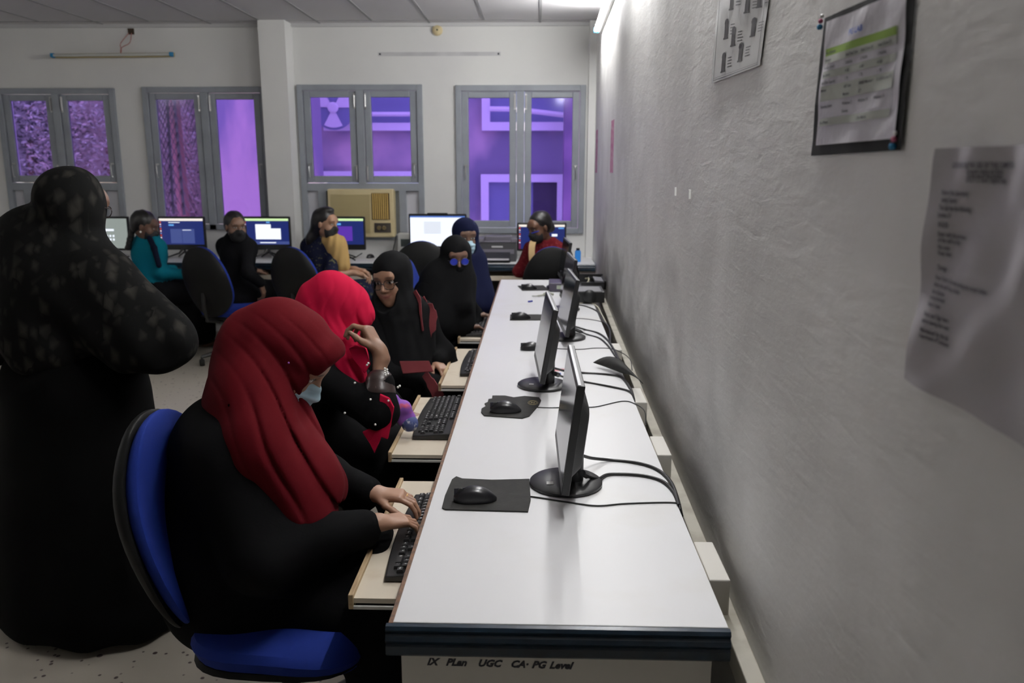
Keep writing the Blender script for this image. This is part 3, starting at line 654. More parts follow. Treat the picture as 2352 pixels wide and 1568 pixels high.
cable([(1275, 858, .81), (1300, 867, .77), (1345, 877), (1400, 887), (1440, 896), (1453, 905), (1458, 925, .73)], .004, 'black cable with a plug from the second monitor, lower one', plug=True)
cable([(1318, 749, .79), (1345, 757), (1375, 765), (1395, 780), (1410, 802), (1422, 826)], .0045, 'black cable from the third monitor, upper one')
cable([(1318, 755, .78), (1350, 768), (1378, 777), (1398, 795), (1412, 815), (1426, 828)], .004, 'black cable with a plug from the third monitor, lower one', plug=True)
cable([(1325, 700, .77), (1345, 703), (1372, 715), (1385, 735), (1400, 755), (1402, 790)], .004, 'black cable curling out behind the fourth monitor')
cable([(1328, 697), (1352, 694), (1372, 704), (1382, 722), (1393, 742)], .0035, 'cream cable curling by the wall near the black boxes', mt=M('cream cable', (.55,.52,.42), .5))
# folded rubber sheet leaning over the cables
f = empty('rubber_sheet', at(1420, 850, z=DZ), label='thin dark grey mat lying bent over the cables by the wall', cat='mouse mat')
L4 = [at(1362, 832, z=DZ+.02), at(1425, 824, z=DZ+.045), at(1477, 880, z=DZ+.045), at(1432, 858, z=DZ+.015)]
vs = []; N_ = 8
for j in range(N_+1):
    for i in range(N_+1):
        u, v = i/N_, j/N_; p = L4[0].lerp(L4[1], u).lerp(L4[3].lerp(L4[2], u), v)
        vs.append(p-f.location+Vector((0, 0, .018*math.sin(PI*u)*(1-v*.5))))
q = MB().add(vs, [(j*(N_+1)+i, j*(N_+1)+i+1, (j+1)*(N_+1)+i+1, (j+1)*(N_+1)+i) for j in range(N_) for i in range(N_)])
o = q.build('sheet', RUBBER, f, smooth=True); sm = o.modifiers.new('s', 'SOLIDIFY'); sm.thickness = .003
# odds and ends on the desk
p = at(1255, 864, z=DZ); q = at(1292, 846, z=DZ)
nb = empty('paper_note', (p.x, p.y, DZ), label='small printed paper slip with red and blue marks behind the second monitor', cat='paper')
MB().box((0, 0, 0), (.10, .14, .002)).build('sheet', PAPER, nb)
MB().box((.03, .08, .002), (.09, .12, .0026)).build('red_print', M('red print', (.6,.2,.22), .6), nb); MB().box((.02, .02, .002), (.06, .05, .0026)).build('blue_print', BLU, nb)
p = at(1218, 694, z=DZ); tag(MB().tube([(p.x-.012, p.y-.01, DZ+.006), (p.x+.012, p.y+.012, DZ+.006)], .0055, 8).build('pen_cap', M('blue cap', (.05,.06,.35), .4)), 'tiny blue pen cap lying on the far part of the desk', 'pen cap')
p = at(1222, 681, z=DZ); t = empty('crumpled_wrapper', (p.x, p.y, DZ), label='crumpled grey-green strip lying beyond the pen cap', cat='wrapper')
MB().tube(smooth_path([(0,0,.004), (.04,-.02,.008), (.08,.0,.014), (.11,.03,.02), (.14,.02,.012)], 5), [.003]*5+[.006]*5+[.012]*6+[.008]*5, 8).build('strip', M('grey green wrapper', (.30,.31,.25), .5), t)
# black boxes at the far end, by the wall
bx = empty('black_device', (0,0,0), label='flat black electronic box with a round knob against the grey wall', cat='electronic device')
a = at(1318, 697, z=DZ); b = at(1388, 697, z=DZ); bx.location = (a.x, a.y, DZ)
MB().box((0, 0, .006), (b.x-a.x, .26, .075)).build('case', BLACK, bx, bevel=.004)
MB().box((0, .0, .0752), (b.x-a.x-.02, .20, .078)).build('top_plate', M('grey top plate', (.25,.25,.26), .3), bx)
MB().lathe([(.038, 0), (.040, .02), (.03, .028), (.01, .03)], 24, T((b.x-a.x)*.5, 0, .05) @ rot('X', PI/2)).build('round_knob', BLACK, bx, smooth=True)
b2 = empty('network_switch', (at(1262, 676, z=DZ).x, 5.50, DZ), label='dark purple-grey box with a pale label behind the monitors', cat='electronic device')
MB().box((0, 0, .004), (.13, .22, .06)).build('case', M('purple grey case', (.07,.06,.09), .4), b2, bevel=.004)
MB().box((.05, -.001, .02), (.10, .001, .045)).build('label', M('pale green label', (.4,.45,.36), .6), b2)
b3 = empty('cable_tray', (at(1335, 665, z=DZ).x, 5.62, DZ), label='black open tray of tangled leads behind the flat black box', cat='box')
MB().box((0, 0, 0), (.17, .3, .01)).box((0, 0, 0), (.17, .012, .05)).box((.158, 0, 0), (.17, .3, .06)).box((0, .288, 0), (.17, .3, .07)).build('tray', BLACK, b3)
MB().box((.09, .03, .055), (.15, .24, .068), rot('Y', .08)).build('lid', M('grey plastic lid', (.22,.22,.24), .3), b3)
for k in range(3): MB().tube(smooth_path([(.03+.02*k, .04, .02), (.06, .1+.04*k, .06), (.04+.03*k, .2, .05), (.1, .26, .03)], 5), .005, 6).build('lead', CABLE if k else M('beige lead', (.3,.28,.2), .5), b3)
# trunking along the wall behind the desk
tk = empty('wall_trunking', (WX(1.2), 1.2, 0), label='cream cable trunking running low along the grey wall behind the desk', cat='trunking')
MB().rings([[(WSL*y_-.035, y_, .60), (WSL*y_, y_, .60), (WSL*y_, y_, .655), (WSL*y_-.035, y_, .655)] for y_ in (0, 4.9)]).build('channel', M('dusty trunking', (.40,.38,.32), .6, mottle=(9, (.26,.24,.19), .45, .7)), tk, bevel=.003)
for y0, y1, zt, lb in ((1.58, 1.76, .735, 'white boxed socket in the desk gap nearest the picture bottom'), (2.34, 2.515, .735, 'cream boxed socket in the desk gap behind the nearest monitor'), (2.90, 3.10, .735, 'cream boxed socket in the desk gap under the bent mat'), (3.80, 3.95, .73, 'cream boxed socket in the desk gap by the third monitor')):
    t = empty('socket_box', (WX(y0), y0, zt), label=lb, cat='socket'); x0 = .628-WX(y0); x1_ = x0+.044
    MB().box((x0, 0, -.13), (x1_, y1-y0, 0)).build('box', LAMSIDE, t, bevel=.003)
    MB().box((x0-.004, .01, -.11), (x0, y1-y0-.01, -.006)).build('face_plate', CREAMP, t)
# ------------------------------------------------------------------ back desk
BD0, BD1 = 7.127, YB-.003
bd = empty('computer_desk', (0, 0, 0), label='white topped desk with dark blue edge under the back windows', cat='desk')
MB().box((XL+.01, BD0+.002, DZ-.028), (WX(BD0)-.004, BD1, DZ)).build('worktop', LAM, bd)
MB().rings([[(x_, BD0+a_*1.0, DZ+b_) for a_, b_ in prof] for x_ in (XL+.01, WX(BD0)-.004)]).build('front_lipping', EDGE, bd)
for x_ in (-4.6, -3.72, -2.52, -1.68, -.85, -.42, .45): MB().box((x_, BD0+.04, 0), (x_+.022, BD1-.05, DZ-.03)).build('side_panel', CREAM, bd)
for x_ in (-4.5, -3.6, -2.42, -1.58, -.36):
    q = MB().box((x_, BD0+.0, .615), (x_+.74, BD0+.38, .628)).build('keyboard_tray', CREAM, bd); MB().box((x_, BD0-.012, .605), (x_+.74, BD0, .645)).build('tray_lip', CREAM, q)
MB().box((.47, BD0+.03, .05), (WX(BD0)-.01, BD0+.05, DZ-.06)).build('cupboard_front', LAMSIDE, bd)
MB().box((XL+.1, BD1-.06, .1), (WX(BD0)-.01, BD1-.045, DZ-.03)).build('back_panel', M('dark modesty panel', (.03,.03,.03), .6), bd)
# all-in-one screens with lit pictures
def lit(name, col, s): return M(name, (0,0,0), .3, emit=(col, s))
NAVY = lit('navy screen glow', (.02,.035,.20), .75); SWHITE = lit('white screen glow', (.85,.9,1.0), 1.15); SBAR = lit('pale browser bar', (.95,.88,.80), 1.0); SGREEN = lit('greenish bar', (.65,.9,.45), 1.0)
SGREY = lit('grey screen glow', (.30,.34,.32), .9); SBLUE = lit('light blue button', (.15,.45,.95), .9); SMID = lit('dim blue panel', (.07,.10,.32), .8); SPURP = lit('purple slide', (.12,.04,.45), .9); SORG = lit('red icon', (.8,.12,.06), .9); SDOCK = lit('dock', (.16,.02,.08), .7)
def aio(px0, px1, py0, py1, label, content, Y=7.45, legs=True, group='large lit monitors on the back desk'):
    a = at(px0, py0, y=Y); b = at(px1, py1, y=Y); x0, x1, z1, z0 = a.x, b.x, a.z, b.z; z0 = max(z0, DZ+.07)
    W_, H_ = x1-x0, z1-z0; t = empty('monitor', ((x0+x1)/2, Y, DZ), label=label, cat='monitor', group=group)
    Mo = T(-W_/2, 0, z0-DZ); 
    fr = MB().box((0, 0, 0), (W_, .035, H_), Mo).build('casing', BLACK, t, bevel=.008)
    lip = .05 if legs else .02
    def rect(mt, u0, v0, u1, v1, nm, lv=1):   # picture coordinates, v down
        w_, h_ = W_-.028, H_-lip-.018
        return MB().box((.014+w_*u0, -.0008-.0005*lv, lip+h_*(1-v1)), (.014+w_*u1, 0, lip+h_*(1-v0)), Mo).build(nm, mt, scr if lv else fr)
    scr = rect(content[0], 0, 0, 1, 1, 'screen', 0)
    for c in content[1:]: rect(*c)
    if legs:
        q = MB()
        for s in (-1, 1):
            q.tube([(0, .02, z0-DZ+.02), (s*.03, -.02, .05), (s*.15, -.14, .006)], [.012, .009, .006], 6); q.tube([(0, .03, .06), (s*.10, .12, .006)], [.010, .006], 6)
        q.build('stand', BLACK, t)
    else:
        MB().box((-.02, .01, .01), (.02, .03, z0-DZ+.03)).box((-.11, -.07, 0), (.11, .11, .012)).build('stand', BLACK, t, bevel=.003)
    return t
def dock(bar): return [(SDOCK, 0, .06, .045, 1, 'dock_strip', 1), (bar, 0, 0, 1, .09, 'browser_bar', 1)]+[((SORG, SWHITE, SBLUE)[k % 3], .01, .12+.085*k, .035, .16+.085*k, 'icon', 2) for k in range(8)]
AIO = [aio(33, 130, 494, 572, 'lit monitor at the far left, partly behind the standing woman', [NAVY]+dock(SBAR)),
 aio(205, 300, 497, 575, 'grey screened monitor between the standing woman and the woman in teal', [SGREY, (SWHITE, .30, .35, .62, .42, 'search_field', 1)]+[(SWHITE, .30+.09*i, .55+.12*j, .35+.09*i, .62+.12*j, 'icon', 1) for i in range(4) for j in range(2)], legs=False),
 aio(361, 474, 497, 574, 'dark blue lit monitor between the women in teal and black', [NAVY]+dock(SBAR)+[(SBLUE, .21, .22, .33, .28, 'button', 1), (SMID, .24, .40, .50, .95, 'panel', 1), (SMID, .51, .40, .79, .95, 'panel', 1), (SWHITE, .21, .14, .47, .165, 'text_line', 1), (SWHITE, .52, .43, .72, .455, 'text_line', 1)]),
 aio(556, 669, 497, 574, 'lit monitor showing a white card beside the woman in black', [NAVY]+dock(SGREEN)+[(SWHITE, .25, .22, .60, .80, 'card', 1), (SWHITE, .60, .38, .82, .80, 'card', 1), (SBLUE, .50, .12, .58, .17, 'button', 1), (SMID, .05, .88, 1, .99, 'taskbar', 1), (SWHITE, .34, .91, .70, .945, 'caption', 2)]),
 aio(727, 840, 497, 574, 'lit monitor with a purple slide behind the woman in the yellow scarf', [NAVY, (SGREEN, 0, 0, 1, .09, 'browser_bar', 1), (SPURP, .14, .30, .75, .86, 'slide', 1), (SBLUE, .40, .18, .50, .25, 'button', 1), (SWHITE, .22, .53, .36, .58, 'caption', 2), (SWHITE, .22, .93, .62, .955, 'controls', 1)]),
 aio(938, 1072, 491, 578, 'large monitor showing a white document beside the navy headscarf', [SWHITE, (lit('blue title bar', (.12,.25,.75), .8), 0, 0, 1, .05, 'title_bar', 1)]+[(lit('grey text', (.55,.57,.62), .8), .25, .20+.045*k, .56, .215+.045*k, 'text_line', 1) for k in range(9)], Y=7.35),
 aio(1188, 1300, 511, 577, 'lit monitor behind the woman in the red sari', [NAVY]+dock(SBAR)+[(SWHITE, .72, .38, .84, .48, 'badge', 1), (SWHITE, .72, .55, .76, .62, 'badge', 1), (SBLUE, .86, .12, .98, .17, 'button', 1)], legs=False)]
p = at(1005, 491, y=7.36); MB().box((-.09, .0, 0), (.09, .03, .02), T(0, 0, p.z-DZ-.012)).build('webcam', BLACK, AIO[5])
mouse(at(851, 592, z=DZ).x, at(851, 592, z=DZ).y, 1.2, 'black mouse on white paper on the back desk')
p = at(852, 600, z=DZ); tag(MB().box((p.x-.14, p.y-.02, DZ), (p.x+.12, p.y+.12, DZ+.0012)).build('paper_sheet', PAPER), 'white sheet of paper under the mouse on the back desk', 'paper')
# printer
p = at(1098, 601, z=DZ); q = at(1186, 601, z=DZ); Wp = q.x-p.x
pr = empty('printer', ((p.x+q.x)/2, p.y+.02, DZ), label='grey laser printer with paper in its tray on the back desk', cat='printer')
PG_ = M('dark grey printer plastic', (.055,.055,.06), .45); PL_ = M('lighter grey printer top', (.16,.15,.18), .35)
MB().box((-Wp/2, 0, .0), (Wp/2, .30, .17)).build('body', PG_, pr, bevel=.01)
MB().box((-Wp/2-.005, -.01, .17), (-Wp/2+.05, .31, .205)).box((Wp/2-.05, -.01, .17), (Wp/2+.005, .31, .205)).box((-Wp/2+.05, -.01, .17), (Wp/2-.05, .02, .185)).box((-Wp/2+.05, .12, .17), (Wp/2-.05, .31, .215)).build('top_cover', PL_, pr, bevel=.008)
MB().box((-Wp/2+.055, .02, .171), (Wp/2-.055, .12, .178)).build('output_slot', INK, pr)
MB().box((-.05, -.003, .125), (.05, 0, .14)).build('name_plate', M('silver plate', (.5,.5,.5), .3), pr)
MB().box((-.115, -.004, .02), (.115, 0, .085)).build('paper_slot', INK, pr)
MB().box((-.12, -.11, .015), (.12, 0, .022)).build('paper_tray', BLACK, pr); MB().box((-.105, -.10, .022), (.105, .02, .028)).build('paper_stack', PAPER, pr)
MB().box((-Wp/2+.02, -.002, .07), (Wp/2-.02, .001, .11)).build('front_band', PL_, pr)
# white power box, bottle
p = at(900, 600, z=DZ+.0); ub = empty('power_stabiliser', (p.x, 7.62, DZ), label='small white box with a dark display under the air conditioner', cat='electronic device')
MB().box((0, 0, 0), (.17, .13, .22)).build('case', M('white case', (.6,.6,.56), .4), ub, bevel=.006); MB().box((.03, -.002, .10), (.14, 0, .17)).build('display', M('dark display', (.04,.05,.05), .3), ub)
p = at(1327, 601, z=DZ); bt = empty('water_bottle', (p.x, p.y, DZ), label='small bright blue bottle with dark cap on the back desk', cat='bottle')
MB().lathe([(.026, 0), (.027, .01), (.027, .09), (.018, .105)], 16, sx=1.0, sy=.6).build('body', M('bright blue bottle', (.03,.25,.72), .35), bt, smooth=True)
MB().lathe([(.015, .103), (.015, .122)], 12).build('cap', BLACK, bt)
for k, pts in enumerate(([(832, 585, DZ+.05), (815, 590, DZ+.01), (800, 583, DZ+.004), (806, 577, DZ+.004)], [(910, 545, .95), (905, 570, .85), (898, 590, DZ+.02), (880, 596, DZ+.005)])):
    P = [at(a_, b_, y=7.5 if k == 0 else 7.6) for a_, b_, c_ in pts]; P = [Vector((p_.x, p_.y, max(c_[2], .755))) for p_, c_ in zip(P, pts)]
    o_ = P[0]; t = empty('cable', o_, label=['black cable coiled beside the purple slide monitor', 'black cable dropping from the cream air conditioner to the desk'][k], cat='cable')
    MB().tube(smooth_path([p_-o_ for p_ in P], 6), .005, 6).build('cord', CABLE, t, smooth=True)
# ------------------------------------------------------------------ chairs
SHELL = M('dark chair shell', (.008,.008,.008), .55, spec=.15); CFR = M('black chair metal', (.012,.012,.012), .4)
def rloft(rows, n=28, e=.5):
    rs = []
    for (z, yc, hw, ht) in rows:
        rs.append([(hw*math.copysign(abs(math.cos(a))**e, math.cos(a)), yc+ht*math.copysign(abs(math.sin(a))**e, math.sin(a))-(.045*(hw*math.cos(a))**2/.04 if True else 0)*-1, z) for a in [2*PI*k/n for k in range(n)]])
    return rs
def make_chair(name, label, front=BLUEF):
    t = empty(name, label=label, cat='chair', group='office chairs with blue pads')
    rows, rows2 = [], []
    for i in range(25):
        u = .5-.5*math.cos(PI*i/24); z = .42+.56*u; w_ = .218*(.88+.12*math.sin(PI*min(u*1.15, 1))); yc = -.235+.03*math.cos(u*PI*1.5)-.07*u
        ed = max(.004, (1-abs(2*u-1)**2.6))**.5
        rows.append((z, yc, w_*ed, .030*ed)); rows2.append((z-.002, yc-.030, w_*ed*1.03+.003, .022*ed+.003))
    MB().rings(rloft(rows, e=.62)).build('backrest', front, t, smooth=True); MB().rings(rloft(rows2, e=.62)).build('backrest_shell', SHELL, t, smooth=True)
    rs = []
    for z, s_ in ((.405, .80), (.415, .95), (.445, 1.0), (.465, .96), (.475, .80), (.478, .4)):
        rs.append([(.235*s_*math.copysign(abs(math.cos(a))**.6, math.cos(a)), .02+.225*s_*math.copysign(abs(math.sin(a))**.6, math.sin(a)), z-(.03*max(0, math.sin(a)) if s_ > .9 else 0)) for a in [2*PI*k/32 for k in range(32)]])
    MB().rings(rs).build('seat', front, t, smooth=True)
    MB().rings([[(x_*.235*s_, .02+y_*.225*s_, z) for x_, y_ in [(math.copysign(abs(math.cos(a))**.6, math.cos(a)), math.copysign(abs(math.sin(a))**.6, math.sin(a))) for a in [2*PI*k/32 for k in range(32)]]] for z, s_ in ((.385, .85), (.400, .98), (.412, .95))]).build('seat_shell', SHELL, t, smooth=True)
    MB().tube([(0, -.02, .385), (0, -.16, .37), (0, -.29, .40), (0, -.315, .50), (0, -.31, .62)], .016, 8).build('back_bar', CFR, t)
    MB().tube([(0, 0, .10), (0, 0, .39)], .024, 14).build('gas_column', CFR, t)
    for k in range(5):
        a = 2*PI*k/5+.3; c_, s_ = math.cos(a), math.sin(a)
        l = MB().tube([(0, 0, .115), (c_*.15, s_*.15, .10), (c_*.27, s_*.27, .075)], [.026, .02, .014], 8).build('leg', CFR, t)
        MB().lathe([(.026, -.018), (.029, -.01), (.029, .01), (.026, .018)], 14, T(c_*.27, s_*.27, .03) @ rot('Z', a+PI/2) @ rot('X', PI/2)).tube([(c_*.27, s_*.27, .03), (c_*.27, s_*.27, .08)], .008, 6).build('caster', RUBBER, l)
    return t
ch = make_chair('office_chair', 'x')
CH = [((-.38, 1.92), -PI/2-.05, 'bright blue chair back behind the woman in the maroon headscarf'),
      ((-.49, 2.98), -PI/2, 'office chair under the woman in the red headscarf'),
      ((-.40, 3.98), -PI/2-.1, 'blue chair under the smiling woman with glasses, its back showing both sides of her head'),
      ((-.19, 4.76), -PI/2-.05, 'blue chair back showing between the two women in black'),
      ((-.52, 5.60), .12, 'black backed chair pushed in before the white document screen'),
      ((.36, 6.62), .08, 'chair with dark shell and blue rim under the woman in the red sari'),
      ((-1.50, 6.50), -.38, 'dark backed chair with blue front edge under the woman in the yellow scarf'),
      ((-2.20, 6.50), -.38, 'dark backed chair with blue front edge under the masked woman in black'),
      ((-2.97, 6.42), -.3, 'dark backed chair with blue rim under the woman in teal')]
for i, (xy, rz, lb) in enumerate(CH):
    o = ch if i == 0 else copy_tree(ch); o.location = (xy[0], xy[1], (0, 0, .05, .07, .13, 0, 0, 0, .03)[i]); o.rotation_euler = (0, 0, rz); o['label'] = lb
# ------------------------------------------------------------------ implicit-surface modelling for bodies and cloth
A_ = lambda *v: np.array(v, float)
def unit(v): v = np.asarray(v, float); return v/np.linalg.norm(v)
class Cap:      # tapered capsule
    def __init__(s, a, b, ra, rb, k=.02, op='u'): s.a, s.b, s.ra, s.rb, s.k, s.op = np.array(a, float), np.array(b, float), ra, rb, k, op
    def __call__(s, P):
        d = s.b-s.a; t = np.clip((P-s.a)@d/max(d@d, 1e-9), 0, 1); q = P-s.a-t[:, None]*d
        return np.sqrt((q*q).sum(1))-(s.ra+(s.rb-s.ra)*t)
    def bb(s): r = max(s.ra, s.rb); return np.minimum(s.a, s.b)-r, np.maximum(s.a, s.b)+r
class Ell:      # ellipsoid, axes given by the rows of R
    def __init__(s, c, r, R=None, k=.02, op='u'): s.c, s.r, s.R, s.k, s.op = np.array(c, float), np.array(r, float), np.eye(3) if R is None else np.array(R), k, op
    def __call__(s, P):
        q = (P-s.c)@s.R.T; k0 = np.sqrt(((q/s.r)**2).sum(1)); k1 = np.sqrt(((q/s.r**2)**2).sum(1))
        return k0*(k0-1)/np.maximum(k1, 1e-6)
    def bb(s): m_ = s.r.max(); return s.c-m_, s.c+m_
class Box_:
    def __init__(s, c, h, R=None, r=.01, k=.02, op='u'): s.c, s.h, s.R, s.r, s.k, s.op = np.array(c, float), np.array(h, float), np.eye(3) if R is None else np.array(R), r, k, op
    def __call__(s, P):
        q = np.abs((P-s.c)@s.R.T)-s.h+s.r
        return np.sqrt((np.maximum(q, 0)**2).sum(1))+np.minimum(q.max(1), 0)-s.r
    def bb(s): m_ = np.linalg.norm(s.h); return s.c-m_, s.c+m_
def smin(a, b, k):
    h = np.maximum(k-np.abs(a-b), 0)/k; return np.minimum(a, b)-h*h*k*.25
def field(prims, P, masks=None):
    d = np.full(len(P), 1e3)
    for i, p in enumerate(prims):
        if masks is not None:
            ix = masks[i]
            if not len(ix): continue
            v = p(P[ix]); c = d[ix]
        else: ix = slice(None); v = p(P); c = d
        if p.op == 'u': d[ix] = smin(c, v, p.k)
        elif p.op == 's': d[ix] = -smin(-c, v, p.k)
        elif p.op == 'i': d[ix] = -smin(-c, -v, p.k)
    return d
def skin_mesh(prims, vox, disp=None, amp=0):
    "surface nets over the blocks that hold the surface"
    us = [p for p in prims if p.op == 'u']; lo = np.min([p.bb()[0] for p in us], 0)-.03-amp; hi = np.max([p.bb()[1] for p in us], 0)+.03+amp
    B = 8; bs = B*vox; nb = np.ceil((hi-lo)/bs).astype(int)
    gi = np.stack(np.meshgrid(*[np.arange(n) for n in nb], indexing='ij'), -1).reshape(-1, 3)
    ctr = lo+(gi+.5)*bs; d = field(prims, ctr); R = bs*.87*1.35+amp+.006
    act = np.abs(d) < R; gi = gi[act]; ctr = ctr[act]; nblk = len(gi)
    if not nblk: return None
    loc = np.stack(np.meshgrid(*[np.arange(B+1)]*3, indexing='ij'), -1).reshape(-1, 3); S = len(loc)
    P = (lo+(gi[:, None, :]*B+loc[None])*vox).reshape(-1, 3)
    masks = []
    for p in prims:
        m_ = np.nonzero(p(ctr) < 2.2*R+p.k)[0]; masks.append((m_[:, None]*S+np.arange(S)).ravel())
    D = field(prims, P, masks)
    if disp is not None: D = D+disp(P)
    D = D.reshape(nblk, B+1, B+1, B+1)
    N = nb*B+2; gid = lambda c: (c[..., 0]*N[1]+c[..., 1])*N[2]+c[..., 2]
    ins = D < 0
    cor = [ins[:, i:B+i, j:B+j, k:B+k] for i in (0, 1) for j in (0, 1) for k in (0, 1)]
    cnt = sum(c.astype(np.int8) for c in cor); cell = (cnt > 0) & (cnt < 8)
    bi, ci, cj, ck = np.nonzero(cell)
    acc = np.zeros((len(bi), 3)); num = np.zeros(len(bi))
    co = [(i, j, k) for i in (0, 1) for j in (0, 1) for k in (0, 1)]
    for a in co:
        for ax in range(3):
            if a[ax]: continue
            b = list(a); b[ax] = 1
            da = D[bi, ci+a[0], cj+a[1], ck+a[2]]; db = D[bi, ci+b[0], cj+b[1], ck+b[2]]
            x = (da < 0) != (db < 0); t = np.where(x, da/np.where(x, da-db, 1), 0)
            pt = np.array(a, float)+np.zeros((len(bi), 3)); pt[:, ax] += t
            acc += pt*x[:, None]; num += x
    cells = gi[bi]*B+np.stack([ci, cj, ck], 1); V = lo+(cells+acc/num[:, None])*vox
    ids = gid(cells); order = np.argsort(ids); sid = ids[order]
    quads = []
    for ax in range(3):
        u_, v_ = (ax+1) % 3, (ax+2) % 3
        s0 = [slice(None)]+[slice(0, B)]*3; s1 = list(s0); s1[ax+1] = slice(1, B+1)
        a0 = ins[tuple(s0)]; a1 = ins[tuple(s1)]; e = a0 != a1; q = np.nonzero(e); flip = a0[q]
        g = gi[q[0]]*B+np.stack(q[1:], 1); ok = np.ones(len(g), bool); cs = []
        for du, dv in ((0, 0), (-1, 0), (-1, -1), (0, -1)):
            c = g.copy(); c[:, u_] += du; c[:, v_] += dv; i_ = gid(c); pos = np.clip(np.searchsorted(sid, i_), 0, len(sid)-1)
            ok &= (sid[pos] == i_) & (c.min(1) >= 0); cs.append(order[pos])
        Q = np.stack(cs, 1); Q[~flip] = Q[~flip][:, ::-1]; quads.append(Q[ok])
    return V, np.concatenate(quads)
def organic(name, prims, vox, mats, parent=None, disp=None, amp=0, color=None, region=None, keep=None):
    r = skin_mesh(prims, vox, disp, amp)
    V, Q = r; me = bpy.data.meshes.new(name)
    if parent is not None:
        pl = np.array(parent.location); 
    else: pl = np.zeros(3)
    if keep is not None:
        kf = keep(V[Q].mean(1)); Q = Q[kf]
    me.vertices.add(len(V)); me.vertices.foreach_set('co', (V-pl).ravel())
    me.loops.add(len(Q)*4); me.loops.foreach_set('vertex_index', Q.ravel().astype(np.int32))
    me.polygons.add(len(Q)); me.polygons.foreach_set('loop_start', np.arange(0, len(Q)*4, 4, dtype=np.int32))
    me.update(); me.validate()
    me.polygons.foreach_set('use_smooth', [True]*len(me.polygons))
    for mm in (mats if isinstance(mats, (list, tuple)) else [mats]): me.materials.append(mm)
    if region is not None: me.polygons.foreach_set('material_index', region(V[Q].mean(1)).astype(np.int32))
    if color is not None:
        at_ = me.color_attributes.new('col', 'FLOAT_COLOR', 'POINT'); c = color(V); at_.data.foreach_set('color', np.concatenate([c, np.ones((len(c), 1))], 1).ravel())
    o = bpy.data.objects.new(name, me); C.objects.link(o)
    if parent is not None: o.parent = parent
    return o
def colmat(name, rough=.55, sheen=0, sss=0):
    m = M(name, (.5,.5,.5), rough, sheen=sheen, bump=(220, .12, .001)); nt = m.node_tree
    a = nt.nodes.new('ShaderNodeAttribute'); a.attribute_name = 'col'; nt.links.new(a.outputs['Color'], nt.nodes['Principled BSDF'].inputs['Base Color']); return m
SKINM = colmat('skin', .5)
